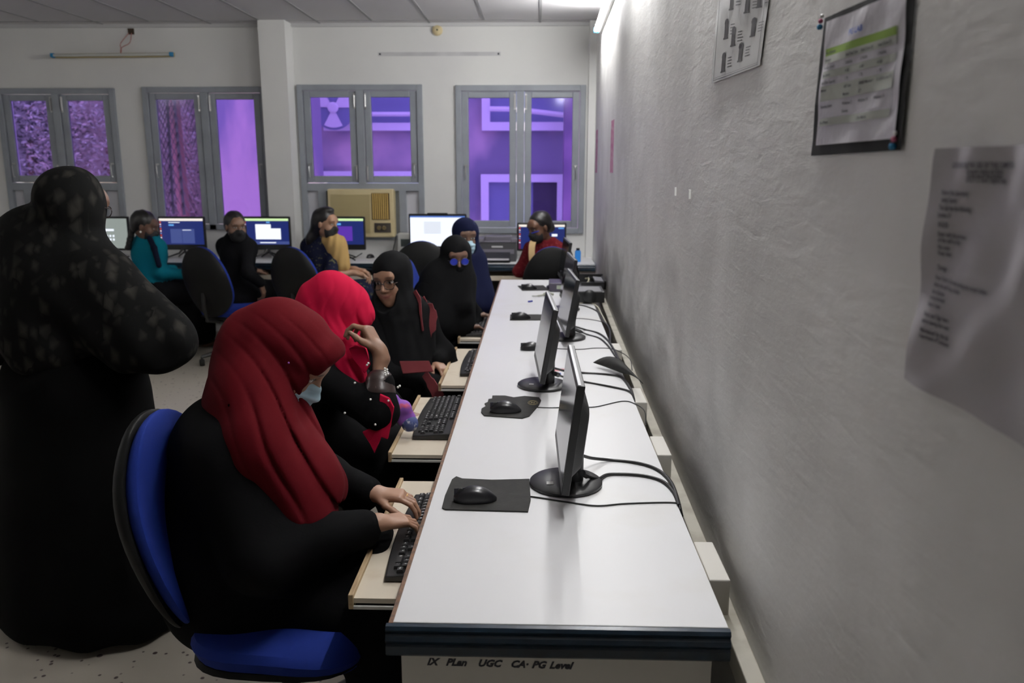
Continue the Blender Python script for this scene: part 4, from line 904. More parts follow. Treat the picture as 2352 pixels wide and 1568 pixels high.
# ---- anatomy
class Head:
    smile = 0; ears = True
    def __init__(s, c, f, up=(0, 0, 1), sc_=1.0):
        s.c = A_(*c); s.f = unit(f); s.r = unit(np.cross(s.f, up)); s.u = np.cross(s.r, s.f); s.R = np.stack([s.r, s.f, s.u]); s.s = sc_
    def w(s, x, y, z): return s.c+(s.r*x+s.f*y+s.u*z)*s.s
    def ell(s, c, r, k=.02, op='u', tilt=0):
        R = s.R
        if tilt:
            ct, st = math.cos(tilt), math.sin(tilt); R = np.stack([s.r, s.f*ct+s.u*st, -s.f*st+s.u*ct])
        return Ell(s.w(*c), np.array(r)*s.s, R, k*s.s, op)
    def cap(s, a, b, ra, rb, k=.01, op='u'): return Cap(s.w(*a), s.w(*b), ra*s.s, rb*s.s, k*s.s, op)
    def L(s, P): return (P-s.c)@s.R.T/s.s
    def prims(s):
        e, c = s.ell, s.cap
        o = [e((0, -.014, .038), (.074, .094, .080)), e((0, .026, -.022), (.061, .062, .080), k=.03), e((0, .038, -.070), (.047, .044, .038), k=.035), e((0, .066, -.092), (.018, .018, .016), k=.02)]
        o += [c((-.034, .078, .030), (.034, .078, .030), .011, .011, k=.02), e((0, .070, .045), (.045, .02, .03), k=.03)]
        o += [e((x, .055, -.030), (.022, .020, .022), k=.03) for x in (-.036, .036)]
        o += [e((x, .096, .010), (.017, .014, .011), k=.012, op='s') for x in (-.030, .030)]
        o += [e((x, .0755, .010), (.0135, .0115, .0105), k=.003) for x in (-.030, .030)]
        o += [c((0, .086, .018), (0, .106, -.022), .0065, .0100, k=.012)]+[e((x, .094, -.027), (.0085, .010, .007), k=.008) for x in (-.011, .011)]
        o += [c((-.019, .081, -.0515), (.019, .081, -.0515), .0048, .0048, k=.010), c((-.004, .086, -.0510), (.004, .086, -.0510), .0050, .0050, k=.01), c((-.015, .081, -.0610), (.015, .081, -.0610), .0058, .0058, k=.010)]
        o += [c((-.021, .084, -.0560), (.021, .084, -.0560), .0016, .0016, k=.003, op='s')]
        o += [e((x, -.004, -.004), (.008, .017, .028), k=.008) for x in (-.075, .075)] if s.ears else []
        return o
    def color(s, base, lip=(.30,.10,.085), brow=.75):
        base = A_(*base); lip = A_(*lip)
        def fn(V):
            q = s.L(V); c = np.tile(base, (len(V), 1)); x, y, z = q.T; ax = np.abs(x)
            def mix(w_, col): c[:] = c*(1-w_[:, None])+np.asarray(col)*w_[:, None]
            front = y > .05; z0 = z; zm = z-s.smile*x*x
            w_ = np.exp(-((x/(.024+.007*(s.smile > 0)))**2+((zm+.056)/.0095)**2)**2)*front; mix(np.clip(w_, 0, 1)*.85, lip)
            mix(np.exp(-((x/(.023+.007*(s.smile > 0)))**4+((zm+.0560)/.0016)**2))*front*.6, (.06, .02, .02))
            bz = .034-.12*(ax-.030)**2/.02; w_ = np.exp(-(((ax-.031)/.0175)**4+((z-bz)/.0038)**2))*front; mix(np.clip(w_*brow*1.2, 0, .95), (.015, .010, .008))
            ed = np.sqrt(((ax-.030)/.0135)**2+((z-.0092)/.0055)**2); w_ = np.clip((1.12-ed)*5, 0, 1)*front; mix(w_, (.62, .58, .54))
            ir = np.sqrt((ax-.030)**2+(z-.0095)**2); mix(np.clip((.0066-ir)*900, 0, 1)*front, (.02, .012, .008))
            w_ = np.exp(-(((ed-1.12)/.16)**2))*front*np.clip((z-.004)*300, .25, 1); mix(w_*.9, (.02, .012, .01))
            mix(np.exp(-(((ax-.030)/.022)**2+((z+.004)/.006)**2))*front*.22, base*.55)
            return c
        return fn
def hand(wr, d, n, thumb, curl=(.35, .5, .35), spread=.10, s=1.0, tcurl=.3, point=None):
    "fingers along d, palm facing n, thumb towards +-side"
    wr = A_(*wr); d = unit(d); n = A_(*n); n = unit(n-d*(n@d)); side = -np.cross(d, n)*thumb   # thumb side
    o = []; pl = .088*s
    for i, off in enumerate((.027, .009, -.009, -.026)):
        o.append(Cap(wr+side*off*.55*s, wr+d*pl*(1-.03*abs(i-1))+side*off*s, .013*s, .0115*s, k=.014*s))
    o.append(Ell(wr+d*pl*.5+n*.004*s, (.040*s, .030*s, .012*s), np.stack([d, side, n]), k=.012*s))
    o.append(Cap(wr-d*.03*s, wr+d*.012*s, .021*s, .020*s, k=.02*s))
    Ls = ((.040, .025, .020), (.045, .029, .021), (.041, .027, .021), (.032, .020, .018))
    for i, off in enumerate((.027, .009, -.009, -.026)):
        p = wr+d*pl*(1-.03*abs(i-1))+side*off*s; a = 0; sp = spread*(1.5-i)/1.5
        for j in range(3):
            cu = curl[j] if not (point is not None and i == point) else curl[j]*.3
            a += cu*(1+.12*i); q_ = d*math.cos(a)+n*math.sin(a); q_ = unit(q_+side*sp)
            q = p+q_*Ls[i][j]*s; o.append(Cap(p, q, (.0088-.0008*j-(.001 if i == 3 else 0))*s, (.0080-.0009*j-(.001 if i == 3 else 0))*s, k=.003*s)); p = q
    p = wr+d*.018*s+side*.020*s+n*.006*s; td = unit(d*.72+side*.62+n*.28)
    for L_, r0_, r1_ in ((.040, .0135, .0108), (.030, .0105, .0092), (.024, .0092, .0072)):
        q = p+td*L_*s; o.append(Cap(p, q, r0_*s, r1_*s, k=.008*s)); p = q; td = unit(td+d*tcurl*.9-side*tcurl*.6+n*.06)
    return o
def nails(wr, *a): pass
def limb(pts, rs, k=.03): return [Cap(pts[i], pts[i+1], rs[i], rs[i+1], k) for i in range(len(pts)-1)]
def person(name, origin, J, skin, label, hands=(), vox=.005, lower=True, extra=(), hv=None, keepz=None):
    """J: dict of world joints. returns the person's Empty; the body is one continuous mesh"""
    t = empty('person', origin, label=label, cat='person')
    H = J['head']; pv, ch, nk = J['pelvis'], J['chest'], J['neck']; o = []
    o += [Cap(pv, ch, .125, .125, .05), Cap(ch, nk, .10, .05, .05), Cap(nk, H.w(0, -.02, -.04), .050, .054, .03)]
    for sd in ('L', 'R'):
        sh, el, wr = J['sh'+sd], J['el'+sd], J['wr'+sd]; s2 = ch+(A_(*sh)-ch)*.74-A_(0, 0, .025); o += [Cap(ch, s2, .07, .038, .05), Cap(s2, el, .038, .031, .03), Cap(el, wr, .032, .022, .02)]
        if lower:
            kn, an = J['kn'+sd], J['an'+sd]; o += [Cap(pv, kn, .10, .062, .04), Cap(kn, an, .055, .032, .03), Cap(A_(*an)+A_(0, 0, -.03), A_(*an)+A_(0, 0, -.045)+unit(J.get('toe', (0, 1, 0)))*.15, .034, .026, .02)]
    o += H.prims()+list(extra)
    for h_ in hands: o += h_
    b = organic('body', o, vox, SKINM, t, color=H.color(skin))
    return t
def frame(loc, rz, **kw):
    "seated skeleton, facing +y before the turn rz"
    c, s = math.cos(rz), math.sin(rz)
    def W(p): return A_(loc[0]+c*p[0]-s*p[1], loc[1]+s*p[0]+c*p[1], p[2])
    D = dict(pelvis=(0, .02, .54), chest=(0, .04, .86), neck=(0, .05, 1.02), shL=(-.155, .03, .950), shR=(.155, .03, .950), elL=(-.21, .10, .73), elR=(.21, .10, .73), wrL=(-.12, .33, .69), wrR=(.12, .33, .69),
             knL=(-.10, .44, .50), knR=(.10, .44, .50), anL=(-.10, .42, .08), anR=(.10, .42, .08))
    D.update({k: v for k, v in kw.items() if k not in ('world',)})
    J = {k: W(v) for k, v in D.items()}; J.update({k: A_(*v) for k, v in kw.get('world', {}).items()}); J['toe'] = (-s, c, 0); J['W'] = W; J['dir'] = lambda v: A_(c*v[0]-s*v[1], s*v[0]+c*v[1], v[2])
    return J
def folds(dirv, freq, amp, warp=.6, wf=4, ph=0, power=1):
    dv = unit(dirv); e = unit(np.cross(dv, (.3, .5, .8)))
    def fn(P):
        t = P@dv*freq+warp*np.sin(P@e*wf*2+ph)+warp*.6*np.sin(P[:, 2]*wf*1.7+ph*2)
        return amp*np.sin(t)*(.6+.4*np.sin(P@e*wf*1.3+1.7*ph))
    return fn
def addf(*fs): return lambda P: sum(f(P) for f in fs)
def abaya(J, r=1.0, sleeve=.056, cuff=.044, lap=True, hemz=.06, cuffpt=.93, k=.07):
    pv, ch, nk = J['pelvis'], J['chest'], J['neck']
    o = [Ell(pv-A_(0, 0, .02), (.20*r, .19*r, .13*r), k=k), Cap(pv, ch, .165*r, .145*r, k), Cap(ch, nk, .13*r, .075, k)]
    for sd in ('L', 'R'):
        sh, el, wr, kn, an = (A_(*J[q+sd]) for q in ('sh', 'el', 'wr', 'kn', 'an'))
        s2 = ch+(sh-ch)*.82+A_(0, 0, -.012); o += [Cap(ch, s2, .105*r, sleeve*1.15*r, .08), Cap(nk-A_(0, 0, .02), s2, .05, sleeve*1.05*r, .08), Cap(s2, el, sleeve*1.12*r, sleeve*r, .06), Cap(el, el+(wr-el)*cuffpt, sleeve*r, cuff, .04)]
        if lap: o += [Cap(pv, kn, .15*r, .105*r, k), Cap(kn, A_(an[0], an[1], hemz+.08), .11*r, .12*r, k)]
    if lap: o.append(Cap((J['knL']+J['knR'])/2+A_(0, 0, -.02), A_(*((J['anL']+J['anR'])/2)[:2], hemz+.1), .10, .12, k))
    return o
def hijab_prims(H, drape=(), face=(.052, .075, .082), fc=(0, .105, -.022), puff=1.0, chin=True, ftilt=0):
    o = [H.ell((0, -.018, .040), (.086*puff, .110*puff, .092*puff), k=.02), H.ell((0, -.010, -.045), (.080*puff, .085, .085), k=.04), H.ell((0, .0, -.125), (.078, .078, .055), k=.05)]
    o.append(H.ell((0, .026, -.022), (.072, .068, .090), k=.02))
    if chin: o.append(H.ell((0, .045, -.115), (.055, .045, .035), k=.04))
    o += list(drape)
    o.append(H.ell(fc, face, k=.012, op='s', tilt=ftilt)); return o
def hood_cut(H, brow, chin):
    "cuts the hood along a plane from the brow edge to the chin edge"
    b, c = np.array(brow, float), np.array(chin, float); t = unit(b-c); n = np.array([t[1], -t[0]]); m_ = (b+c)/2+n*.12
    F = H.f*n[0]+H.u*n[1]; Uv = np.cross(H.r, F); return Box_(H.w(0, m_[0], m_[1]), (.25, .12*H.s, .16), np.stack([H.r, F, Uv]), .002, .006, 's')
def crease(ph): return (1-np.abs(np.sin(ph)))**2.2
def cloth(name, parent, prims, vox, mt, disp=None, amp=0, **k): return organic(name, prims, vox, mt, parent, disp, amp, **k)
def mask_prims(H, ext=.010, low=-.10, top=-.006):
    o = [H.ell((0, .030, -.046), (.068, .073, .060), k=.02), H.ell((0, .050, -.078), (.050, .052, .042), k=.03), H.cap((0, .094, -.014), (0, .103, -.030), .016, .019, k=.025)]
    o += [Box_(H.w(0, .12, (low+top)/2), (.075*H.s, .088*H.s, (top-low)/2*H.s), H.R, .004, .004, 'i')]
    return o
def spectacles(parent, H, mt, lens, r=.021, dx=.031, y=.100, z=.006, thick=.0016, sq=1.0, temple=True):
    g = MB(); pl = Vector(parent.location)
    def w_(x, y_, z_): return Vector(H.w(x, y_, z_))-pl
    for sx in (-1, 1):
        g.tube([w_(sx*dx+r*math.copysign(abs(math.cos(a))**sq, math.cos(a)), y-.006*abs(math.cos(a)+sx)/2, z+r*.88*math.copysign(abs(math.sin(a))**sq, math.sin(a))) for a in [2*PI*i/24 for i in range(25)]], thick, 6)
        g.tube([w_(sx*(dx+r), y-.006, z+.004), w_(sx*.077, y-.035, z+.004), w_(sx*.079, 0, z)] if temple else [w_(sx*(dx+r), y-.006, z+.004), w_(sx*.060, y-.030, z+.004)], thick, 5)
    g.tube([w_(-dx+r*.95, y, z+.004), w_(0, y+.004, z+.007), w_(dx-r*.95, y, z+.004)], thick, 6)
    o = g.build('spectacles', mt, parent)
    for sx in (-1, 1):
        MB().add([w_(sx*dx+r*.95*math.cos(a), y-.003, z+r*.84*math.sin(a)) for a in [2*PI*i/20 for i in range(20)]], [tuple(range(20))]).build('lens', lens, o)
    return o
# ------------------------------------------------------------------ the people
SK = (.26, .135, .085); SKD = (.14, .072, .048); SKL = (.36, .21, .14)
HAIR = M('black hair', (.008,.007,.007), .45, bump=(90, .5, .004))
def tex(name, col, **k): return M(name, col, .85, spec=.07, **{**dict(bump=(500, .25, .001)), **k})
MAROON = tex('maroon scarf', (.082,.004,.007)); REDS = tex('red scarf', (.43,.008,.040)); NAVYS = tex('navy scarf', (.005,.007,.026)); BLKS = tex('black scarf', (.005,.005,.0055))
MASKB = M('light blue mask', (.42,.60,.70), .8, bump=(60, .4, .004)); MASKK = M('black mask', (.008,.008,.009), .8); ROSE = tex('dusty rose trim', (.16,.035,.04))
PEARL = M('pearl bead', (.8,.78,.74), .2)
TEST = None
# ---- woman in the maroon headscarf, nearest to the camera, typing
def p_maroon():
    H = Head((-.375, 2.02, 1.095), (.80, -.05, -.62), up=(.62, 0, .8), sc_=1.05)
    J = frame((-.50, 1.98), -PI/2, world=dict(pelvis=(-.50, 1.98, .50), chest=(-.50, 1.99, .84), neck=(-.46, 2.0, .98), shR=(-.47, 1.86, .91), shL=(-.47, 2.14, .91), elR=(-.36, 1.76, .67), elL=(-.34, 2.22, .69),
                                 wrR=(-.150, 1.865, .690), wrL=(-.150, 2.15, .700), knL=(-.06, 2.10, .46), knR=(-.06, 1.88, .46), anL=(-.10, 2.1, .08), anR=(-.12, 1.88, .08)))
    J['head'] = H; H.ears = False; J['wrR'] = A_(*at(866, 1200, z=.705)); J['wrL'] = A_(*at(858, 1132, z=.712))
    hR = hand(J['wrR'], (.80, .58, -.14), (-.1, 0, -1), -1, curl=(.32, .45, .25), spread=.22, s=.86); hL = hand(J['wrL'], (.97, -.05, -.06), (0, 0, -1), 1, curl=(.34, .55, .35), spread=.14, s=.88)
    t = person('maroon', (-.50, 1.98, 0), J, (.36,.20,.13), 'seated woman in a maroon headscarf and black gown, blue mask, typing with bowed head', [hR, hL], vox=.0035)
    ab = abaya(J, r=1.06, sleeve=.06, cuff=.042, cuffpt=.90, k=.08)+[Cap((-.53, 1.98, .60), (-.53, 2.0, .84), .175, .135, .08), Cap((-.46, 1.93, .90), (-.40, 1.82, .68), .085, .085, .10), Cap((-.39, 1.82, .67), (-.30, 1.85, .66), .075, .06, .08), Cap((-.42, 2.0, .50), (-.16, 2.0, .46), .17, .16, .08)]
    cloth('gown', t, ab, .009, CLOTHK, addf(folds((.3, .2, -1), 38, .006, 1.2, 5, 1), folds((1, .4, .5), 30, .006, 1, 6, 3)), .014)
    dr = [Cap(H.w(0, -.07, -.02), (-.475, 1.99, 1.0), .092, .085, .06), Cap((-.47, 1.96, .98), (-.34, 1.91, .78), .085, .075, .07), Cap((-.34, 1.93, .80), (-.27, 1.89, .70), .085, .055, .06), Cap(H.w(0, .02, -.10), (-.32, 1.93, .82), .075, .085, .05),
          Cap((-.45, 2.08, .93), (-.30, 2.0, .76), .09, .06, .07), Cap((-.45, 1.94, 1.03), (-.395, 1.855, .90), .075, .065, .06), Cap((-.395, 1.855, .91), (-.30, 1.84, .735), .068, .052, .06), Cap(H.w(.02, -.07, -.05), (-.41, 1.87, .95), .075, .07, .05), Cap(H.w(0, -.03, -.12), (-.33, 1.91, .80), .065, .07, .05)]
    hp = hijab_prims(H, [], face=(.052, .060, .105), fc=(0, .118, -.035), puff=1.06, chin=False)
    hp.insert(0, H.ell((0, .066, .070), (.064, .046, .052), k=.05)); hp.append(hood_cut(H, (.106, .10), (.045, -.14))); hp += dr; hp.insert(0, H.cap((0, -.06, .04), (0, -.085, 0), .08, .07, k=.05))
    def fd(P):
        q = H.L(P); ang = np.arctan2(q[:, 1]+.35*(q[:, 2]+.1), -q[:, 2]+.25); low = np.clip((1.24-P[:, 2])/.30, 0, 1)
        t_ = P[:, 0]*.75+P[:, 2]*.42+P[:, 1]*.35; am = .18+.82*np.clip(np.sin(t_*23+1.3*np.sin(P[:, 2]*9)+1)*.8+.4, 0, 1)
        f1 = np.sin(t_*74+2.4*np.sin(P[:, 2]*6+P[:, 1]*6)+.8*np.sin(P[:, 2]*15)); low = low*am; f2 = np.sin((P[:, 0]*.8+P[:, 2]*.45-P[:, 1]*.5)*128+1.8*np.sin(P[:, 2]*11))
        return low*(.017*crease((t_*64+2.4*np.sin(P[:, 2]*6+P[:, 1]*6)+.8*np.sin(P[:, 2]*15))/1.0)-.004-.0022*f2)-.0012*np.sin(q[:, 1]*70+2*np.sin(q[:, 2]*20))*(1-low)
    cloth('headscarf', t, hp, .0045, MAROON, fd, .008)
    m_ = cloth('face_mask', t, mask_prims(H, low=-.112, top=-.004), .003, MASKB, lambda P: .0018*np.sin(H.L(P)[:, 2]*240)*(np.abs(H.L(P)[:, 0]) < .06), .002)
    p = Vector(H.w(.098, .02, .02))-Vector(t.location)
    g = at(663, 833, y=1.90); MB().ball(Vector(g)-Vector(t.location), .0025, 8).build('scarf_pin', M('purple pin', (.35,.12,.5), .3), t)
    # ring
    fs = hL[12]; m_ = (fs.a*.6+fs.b*.4); d = unit(fs.b-fs.a); e1 = unit(np.cross(d, (0, 1, .2))); e2 = np.cross(d, e1)
    MB().tube([Vector(m_-A_(*t.location)+(e1*math.cos(a)+e2*math.sin(a))*.0086) for a in [2*PI*i/18 for i in range(19)]], .0011, 5).build('ring', M('gold', (.6,.4,.12), .3, metal=1), t)
# ---- woman in the red headscarf
def p_red():
    H = Head((-.458, 2.96, 1.040), (.87, -.06, -.48), up=(.5, 0, .86), sc_=.97)
    J = frame((-.62, 2.96), -PI/2, world=dict(pelvis=(-.62, 2.96, .50), chest=(-.60, 2.95, .82), neck=(-.52, 2.95, .96), shR=(-.55, 2.78, .89), shL=(-.55, 3.12, .89), elR=(-.315, 2.66, .68), elL=(-.36, 3.16, .66), wrR=(-.330, 2.80, .865), wrL=(-.24, 3.06, .62),
              knL=(-.20, 3.06, .49), knR=(-.20, 2.86, .49), anL=(-.2, 3.06, .08), anR=(-.2, 2.86, .08)))
    J['wrR'] = A_(*at(872, 806, y=2.78)); J['elR'] = A_(*at(872, 948, y=2.70)); J['head'] = H
    H.ears = False; w1 = J['wrR']; hR = hand(w1, (-.50, .25, .83), (-.8, .1, -.6), -1, curl=(.75, .95, .5), spread=.10, s=1.04, tcurl=.25); hL = hand(J['wrL'], (1, 0, -.1), (0, 0, -1), 1)
    t = person('red', (-.60, 2.96, 0), J, (.22,.115,.07), 'woman in a bright red headscarf and pearl dotted black sleeves, hand raised to her chin', [hR, hL], vox=.0035)
    ab = abaya(J, r=1.04, cuff=.05, cuffpt=.46, k=.08)
    cloth('gown', t, ab, .008, CLOTHK, addf(folds((.2, .6, .8), 46, .0045, 1.3, 6, 2), folds((1, .4, .5), 34, .003, 1, 6, 3)), .01)
    cf = J['elR']+(J['wrR']-J['elR'])*.40; dv = unit(J['wrR']-J['elR'])
    cu = cloth('cuff', t, [Cap(cf-dv*.012, cf+dv*.018, .056, .050, .01)], .005, M('sheer brown cuff', (.035,.022,.02), .35))
    lp = Vector(t.location)
    def bead(q): MB().ball(Vector(q)-lp, .0042, 8).build('pearl', PEARL, t)
    for k in range(7): bead(A_(*at(884+(k % 2)*5+(k > 4)*2, 846+k*2.5, y=2.62)))
    for px, py, yy in ((750, 888, 2.76), (774, 822, 2.78), (815, 879, 2.69), (851, 917, 2.63), (792, 948, 2.66), (862, 975, 2.60), (892, 920, 2.60), (846, 834, 2.70), (843, 838, 2.70), (918, 886, 2.63), (914, 889, 2.63)): bead(A_(*at(px, py, y=yy)))
    dr = [Cap(H.w(0, -.05, -.06), (-.50, 2.93, .93), .09, .10, .06), Cap((-.47, 2.88, .93), (-.40, 2.84, .84), .075, .05, .05), Cap((-.40, 2.84, .85), (-.365, 2.80, .73), .035, .03, .03), Cap(H.w(-.01, .03, -.10), (-.42, 2.88, .90), .07, .07, .05)]
    hp = hijab_prims(H, [], face=(.052, .060, .075), fc=(0, .118, -.060), puff=1.10, chin=False)
    hp.insert(0, H.ell((0, .078, .034), (.066, .042, .050), k=.05)); hp.append(hood_cut(H, (.120, .035), (.045, -.15))); hp += dr; hp.insert(0, H.cap((0, -.07, .05), (0, -.10, .01), .095, .085, k=.05))
    def fd(P):
        q = H.L(P); a = P[:, 0]*.93+P[:, 2]*.22+P[:, 1]*.4; low = np.clip((1.20-P[:, 2])/.20, .1, 1)
        return low*(.007*crease(a*56+1.6*np.sin(P[:, 2]*14)+.8*np.sin(P[:, 2]*31))-.0018*np.sin(a*150+2*np.sin(P[:, 2]*13))-.002)
    cloth('headscarf', t, hp, .004, REDS, fd, .008)
    for nm, pts in (('scarf_end', [(872, 905), (893, 915), (905, 935), (898, 975), (890, 1010), (876, 1004), (860, 1042), (848, 1018), (832, 992), (868, 975)]), ('scarf_end', [(838, 800), (850, 838), (838, 858), (812, 826), (800, 800), (816, 792)])):
        yy = 2.655 if len(pts) > 8 else 2.77; P = [at(px, py, y=yy) for px, py in pts]; q = MB(); a = [p_-lp+Vector((0, .004*math.sin(i*2.1), 0)) for i, p_ in enumerate(P)]; b = [p_+Vector((0, .012, 0)) for p_ in a]
        q.rings([a, b]); q.build(nm, REDS, t, bevel=.003)
    cloth('face_mask', t, mask_prims(H, low=-.112, top=-.004), .0035, M('pale mask', (.45,.50,.60), .8))
    n_ = J['wrR']+A_(0, 0, 0)
def bag():
    p = at(918, 935, y=2.78); t = empty('cloth_pouch', p, label='purple patterned cloth pouch beside the red scarf end', cat='pouch')
    c = A_(*p); pr_ = [Ell(c+A_(0, 0, 0), (.040, .035, .028), k=.03), Ell(c+A_(.02, .01, -.045), (.035, .03, .03), k=.03), Ell(c+A_(-.02, 0, .035), (.018, .02, .015), k=.02)]
    PM = M('purple patterned cloth', (.24,.08,.42), .8, mottle=(26, (.50,.08,.16), .55, .62))
    cloth('pouch', t, pr_, .004, PM, folds((1, 0, .3), 120, .005, 1, 14), .006)
    cloth('lower_fold', t, [Ell(c+A_(.035, .0, -.06), (.03, .03, .03))], .004, M('navy white print', (.05,.07,.20), .7, mottle=(40, (.6,.6,.65), .52, .6)), folds((1, 0, .3), 150, .004, 1, 14), .005)
# ---- smiling woman with glasses
def p_smile():
    H = Head((-.425, 3.87, 1.045), (-.27, -.95, -.10), up=(-.10, 0, 1), sc_=1.04)
    J = frame((-.50, 3.98), -PI/2-.45, world=dict(pelvis=(-.50, 3.95, .50), chest=(-.42, 3.93, .78), neck=(-.42, 3.92, .93), shR=(-.50, 3.80, .86), shL=(-.30, 4.03, .86), elR=(-.46, 3.66, .64), elL=(-.20, 3.98, .66), wrR=(-.26, 3.72, .60), wrL=(-.22, 3.84, .66),
              knL=(-.12, 3.98, .48), knR=(-.16, 3.74, .48), anL=(-.12, 3.95, .08), anR=(-.16, 3.75, .08)))
    J['head'] = H; H.ears = False; H.smile = 14; hL = hand(J['wrL'], (.5, -.6, -.35), (-.3, 0, -1), 1, s=.9)
    t = person('smile', (-.50, 3.95, 0), J, (.30,.16,.10), 'smiling woman in a black headscarf and dark framed glasses turned to look back', [hL], vox=.0035)
    ab = abaya(J, r=1.0, k=.08)
    cloth('gown', t, ab, .010, CLOTHK, folds((.2, .6, .8), 46, .004, 1.3, 6, 2), .01)
    dr = [Cap(H.w(0, -.0, -.14), (-.41, 3.88, .88), .09, .11, .05), Cap((-.43, 3.86, .88), (-.37, 3.76, .58), .115, .10, .06), Cap((-.33, 3.94, .86), (-.30, 3.82, .60), .10, .08, .06)]
    hp = hijab_prims(H, dr, face=(.054, .076, .090), fc=(0, .110, -.028), puff=1.04)
    cloth('headscarf', t, hp, .0045, BLKS, addf(folds((.6, .1, -.6), 75, .0035, 1.2, 6, 2), folds((1, .2, .3), 120, .0015, 1, 9, 2)), .007)
    # rose trim of the gown: hem of the scarf, shoulder piping, sleeve
    p = at(957, 845, y=3.66)
    def panel(nm, pts, Y, th=.01):
        P = [at(px, py, y=yy) for (px, py), yy in zip(pts, Y)]; q = MB(); n = len(P); lp = Vector(t.location)
        a = [p_-lp for p_ in P]; b = [p_-lp+Vector((0, th, -.004)) for p_ in P]; q.rings([a, b]); o = q.build(nm, ROSE, t, bevel=.003); return o
    panel('hem_band', [(917, 829), (985, 828), (996, 853), (925, 858)], [3.63, 3.63, 3.61, 3.61])
    def piping(nm, pts, w_):
        P = [at(px, py, y=yy)-Vector(t.location) for px, py, yy in pts]; P = smooth_path(P, 5); q = MB(); vs = []
        for i, p_ in enumerate(P):
            d = (P[min(i+1, len(P)-1)]-P[max(i-1, 0)]).normalized(); s_ = d.cross(Vector((.2, 1, .2))).normalized()*w_[min(i*len(w_)//len(P), len(w_)-1)]
            vs.append([p_-s_, p_+s_, p_+s_+Vector((0, .012, 0)), p_-s_+Vector((0, .012, 0))])
        q.rings(vs); return q.build(nm, ROSE, t, smooth=True)
    piping('piping', [(952, 668, 3.86), (963, 690, 3.84), (966, 720, 3.82), (971, 760, 3.80)], [.009, .006, .004])
    piping('sleeve_panel', [(971, 682, 3.93), (984, 710, 3.90), (988, 740, 3.86), (984, 785, 3.84)], [.008, .03, .038, .03, .012])
    piping('front_band', [(975, 858, 3.62), (992, 885, 3.58), (1010, 915, 3.55)], [.02, .026, .03])
    spectacles(t, H, M('dark brown frame', (.03,.015,.012), .3), CLEAR, r=.024, dx=.031, z=.002, thick=.0022, sq=.75, temple=False)
# ---- face-veiled woman
def p_veil():
    H = Head((-.195, 4.66, 1.062), (.26, -.96, -.06)); H.ears = False
    J = frame((-.38, 4.72), -PI/2-.3, world=dict(pelvis=(-.36, 4.74, .50), chest=(-.30, 4.72, .82), neck=(-.21, 4.69, .98), shR=(-.33, 4.56, .90), shL=(-.18, 4.86, .90), elR=(-.38, 4.45, .68), elL=(-.12, 4.95, .68), wrR=(-.19, 4.55, .680), wrL=(-.12, 4.86, .64),
              knL=(-.06, 4.85, .48), knR=(-.08, 4.62, .48), anL=(-.08, 4.85, .08), anR=(-.10, 4.62, .08)))
    J['wrR'] = A_(*at(1066, 748, y=4.60)); J['head'] = H; hR = hand(J['wrR'], (.95, .30, -.12), (0, -.2, -1), -1, curl=(.30, .45, .3), spread=.12, s=.95)
    t = person('veil', (-.34, 4.72, 0), J, (.13,.065,.042), 'woman in black with a face veil and blue tinted round glasses', [hR], vox=.004)
    cloth('gown', t, abaya(J, r=1.0, k=.08, cuffpt=.88), .010, CLOTHK, folds((.2, .6, .8), 40, .004, 1.3, 6, 4), .01)
    dr = [Cap(H.w(0, -.02, -.10), (-.26, 4.68, .92), .085, .13, .06), Cap((-.27, 4.66, .92), (-.30, 4.55, .72), .135, .13, .06), Cap((-.22, 4.70, .92), (-.17, 4.62, .70), .13, .09, .06), H.ell((0, .03, -.10), (.058, .058, .09), k=.03), Cap(H.w(0, .05, -.08), (-.17, 4.57, .82), .055, .07, .04)]
    hp = hijab_prims(H, dr, puff=1.04); hp = hp[:-1]+[H.ell((0, .118, .028), (.042, .058, .025), k=.008, op='s')]
    cloth('headscarf', t, hp, .0045, BLKS, folds((.8, .1, -.2), 60, .004, 1, 5, 1), .007)
    cloth('face_veil', t, [H.ell((0, .034, -.055), (.062, .074, .062), k=.02), H.cap((0, .090, -.022), (0, .096, -.034), .018, .02, k=.02), Cap(H.w(0, .055, -.10), H.w(0, .06, -.24), .05, .06, .03)]+[Box_(H.w(0, .06, -.16), (.09, .09, .148), H.R, .01, .01, 'i')], .0045, BLKS)
    spectacles(t, H, M('thin dark frame', (.05,.05,.07), .3, metal=.5), BLUELENS, r=.0225, dx=.031, y=.112, z=.004, thick=.0014, temple=False)
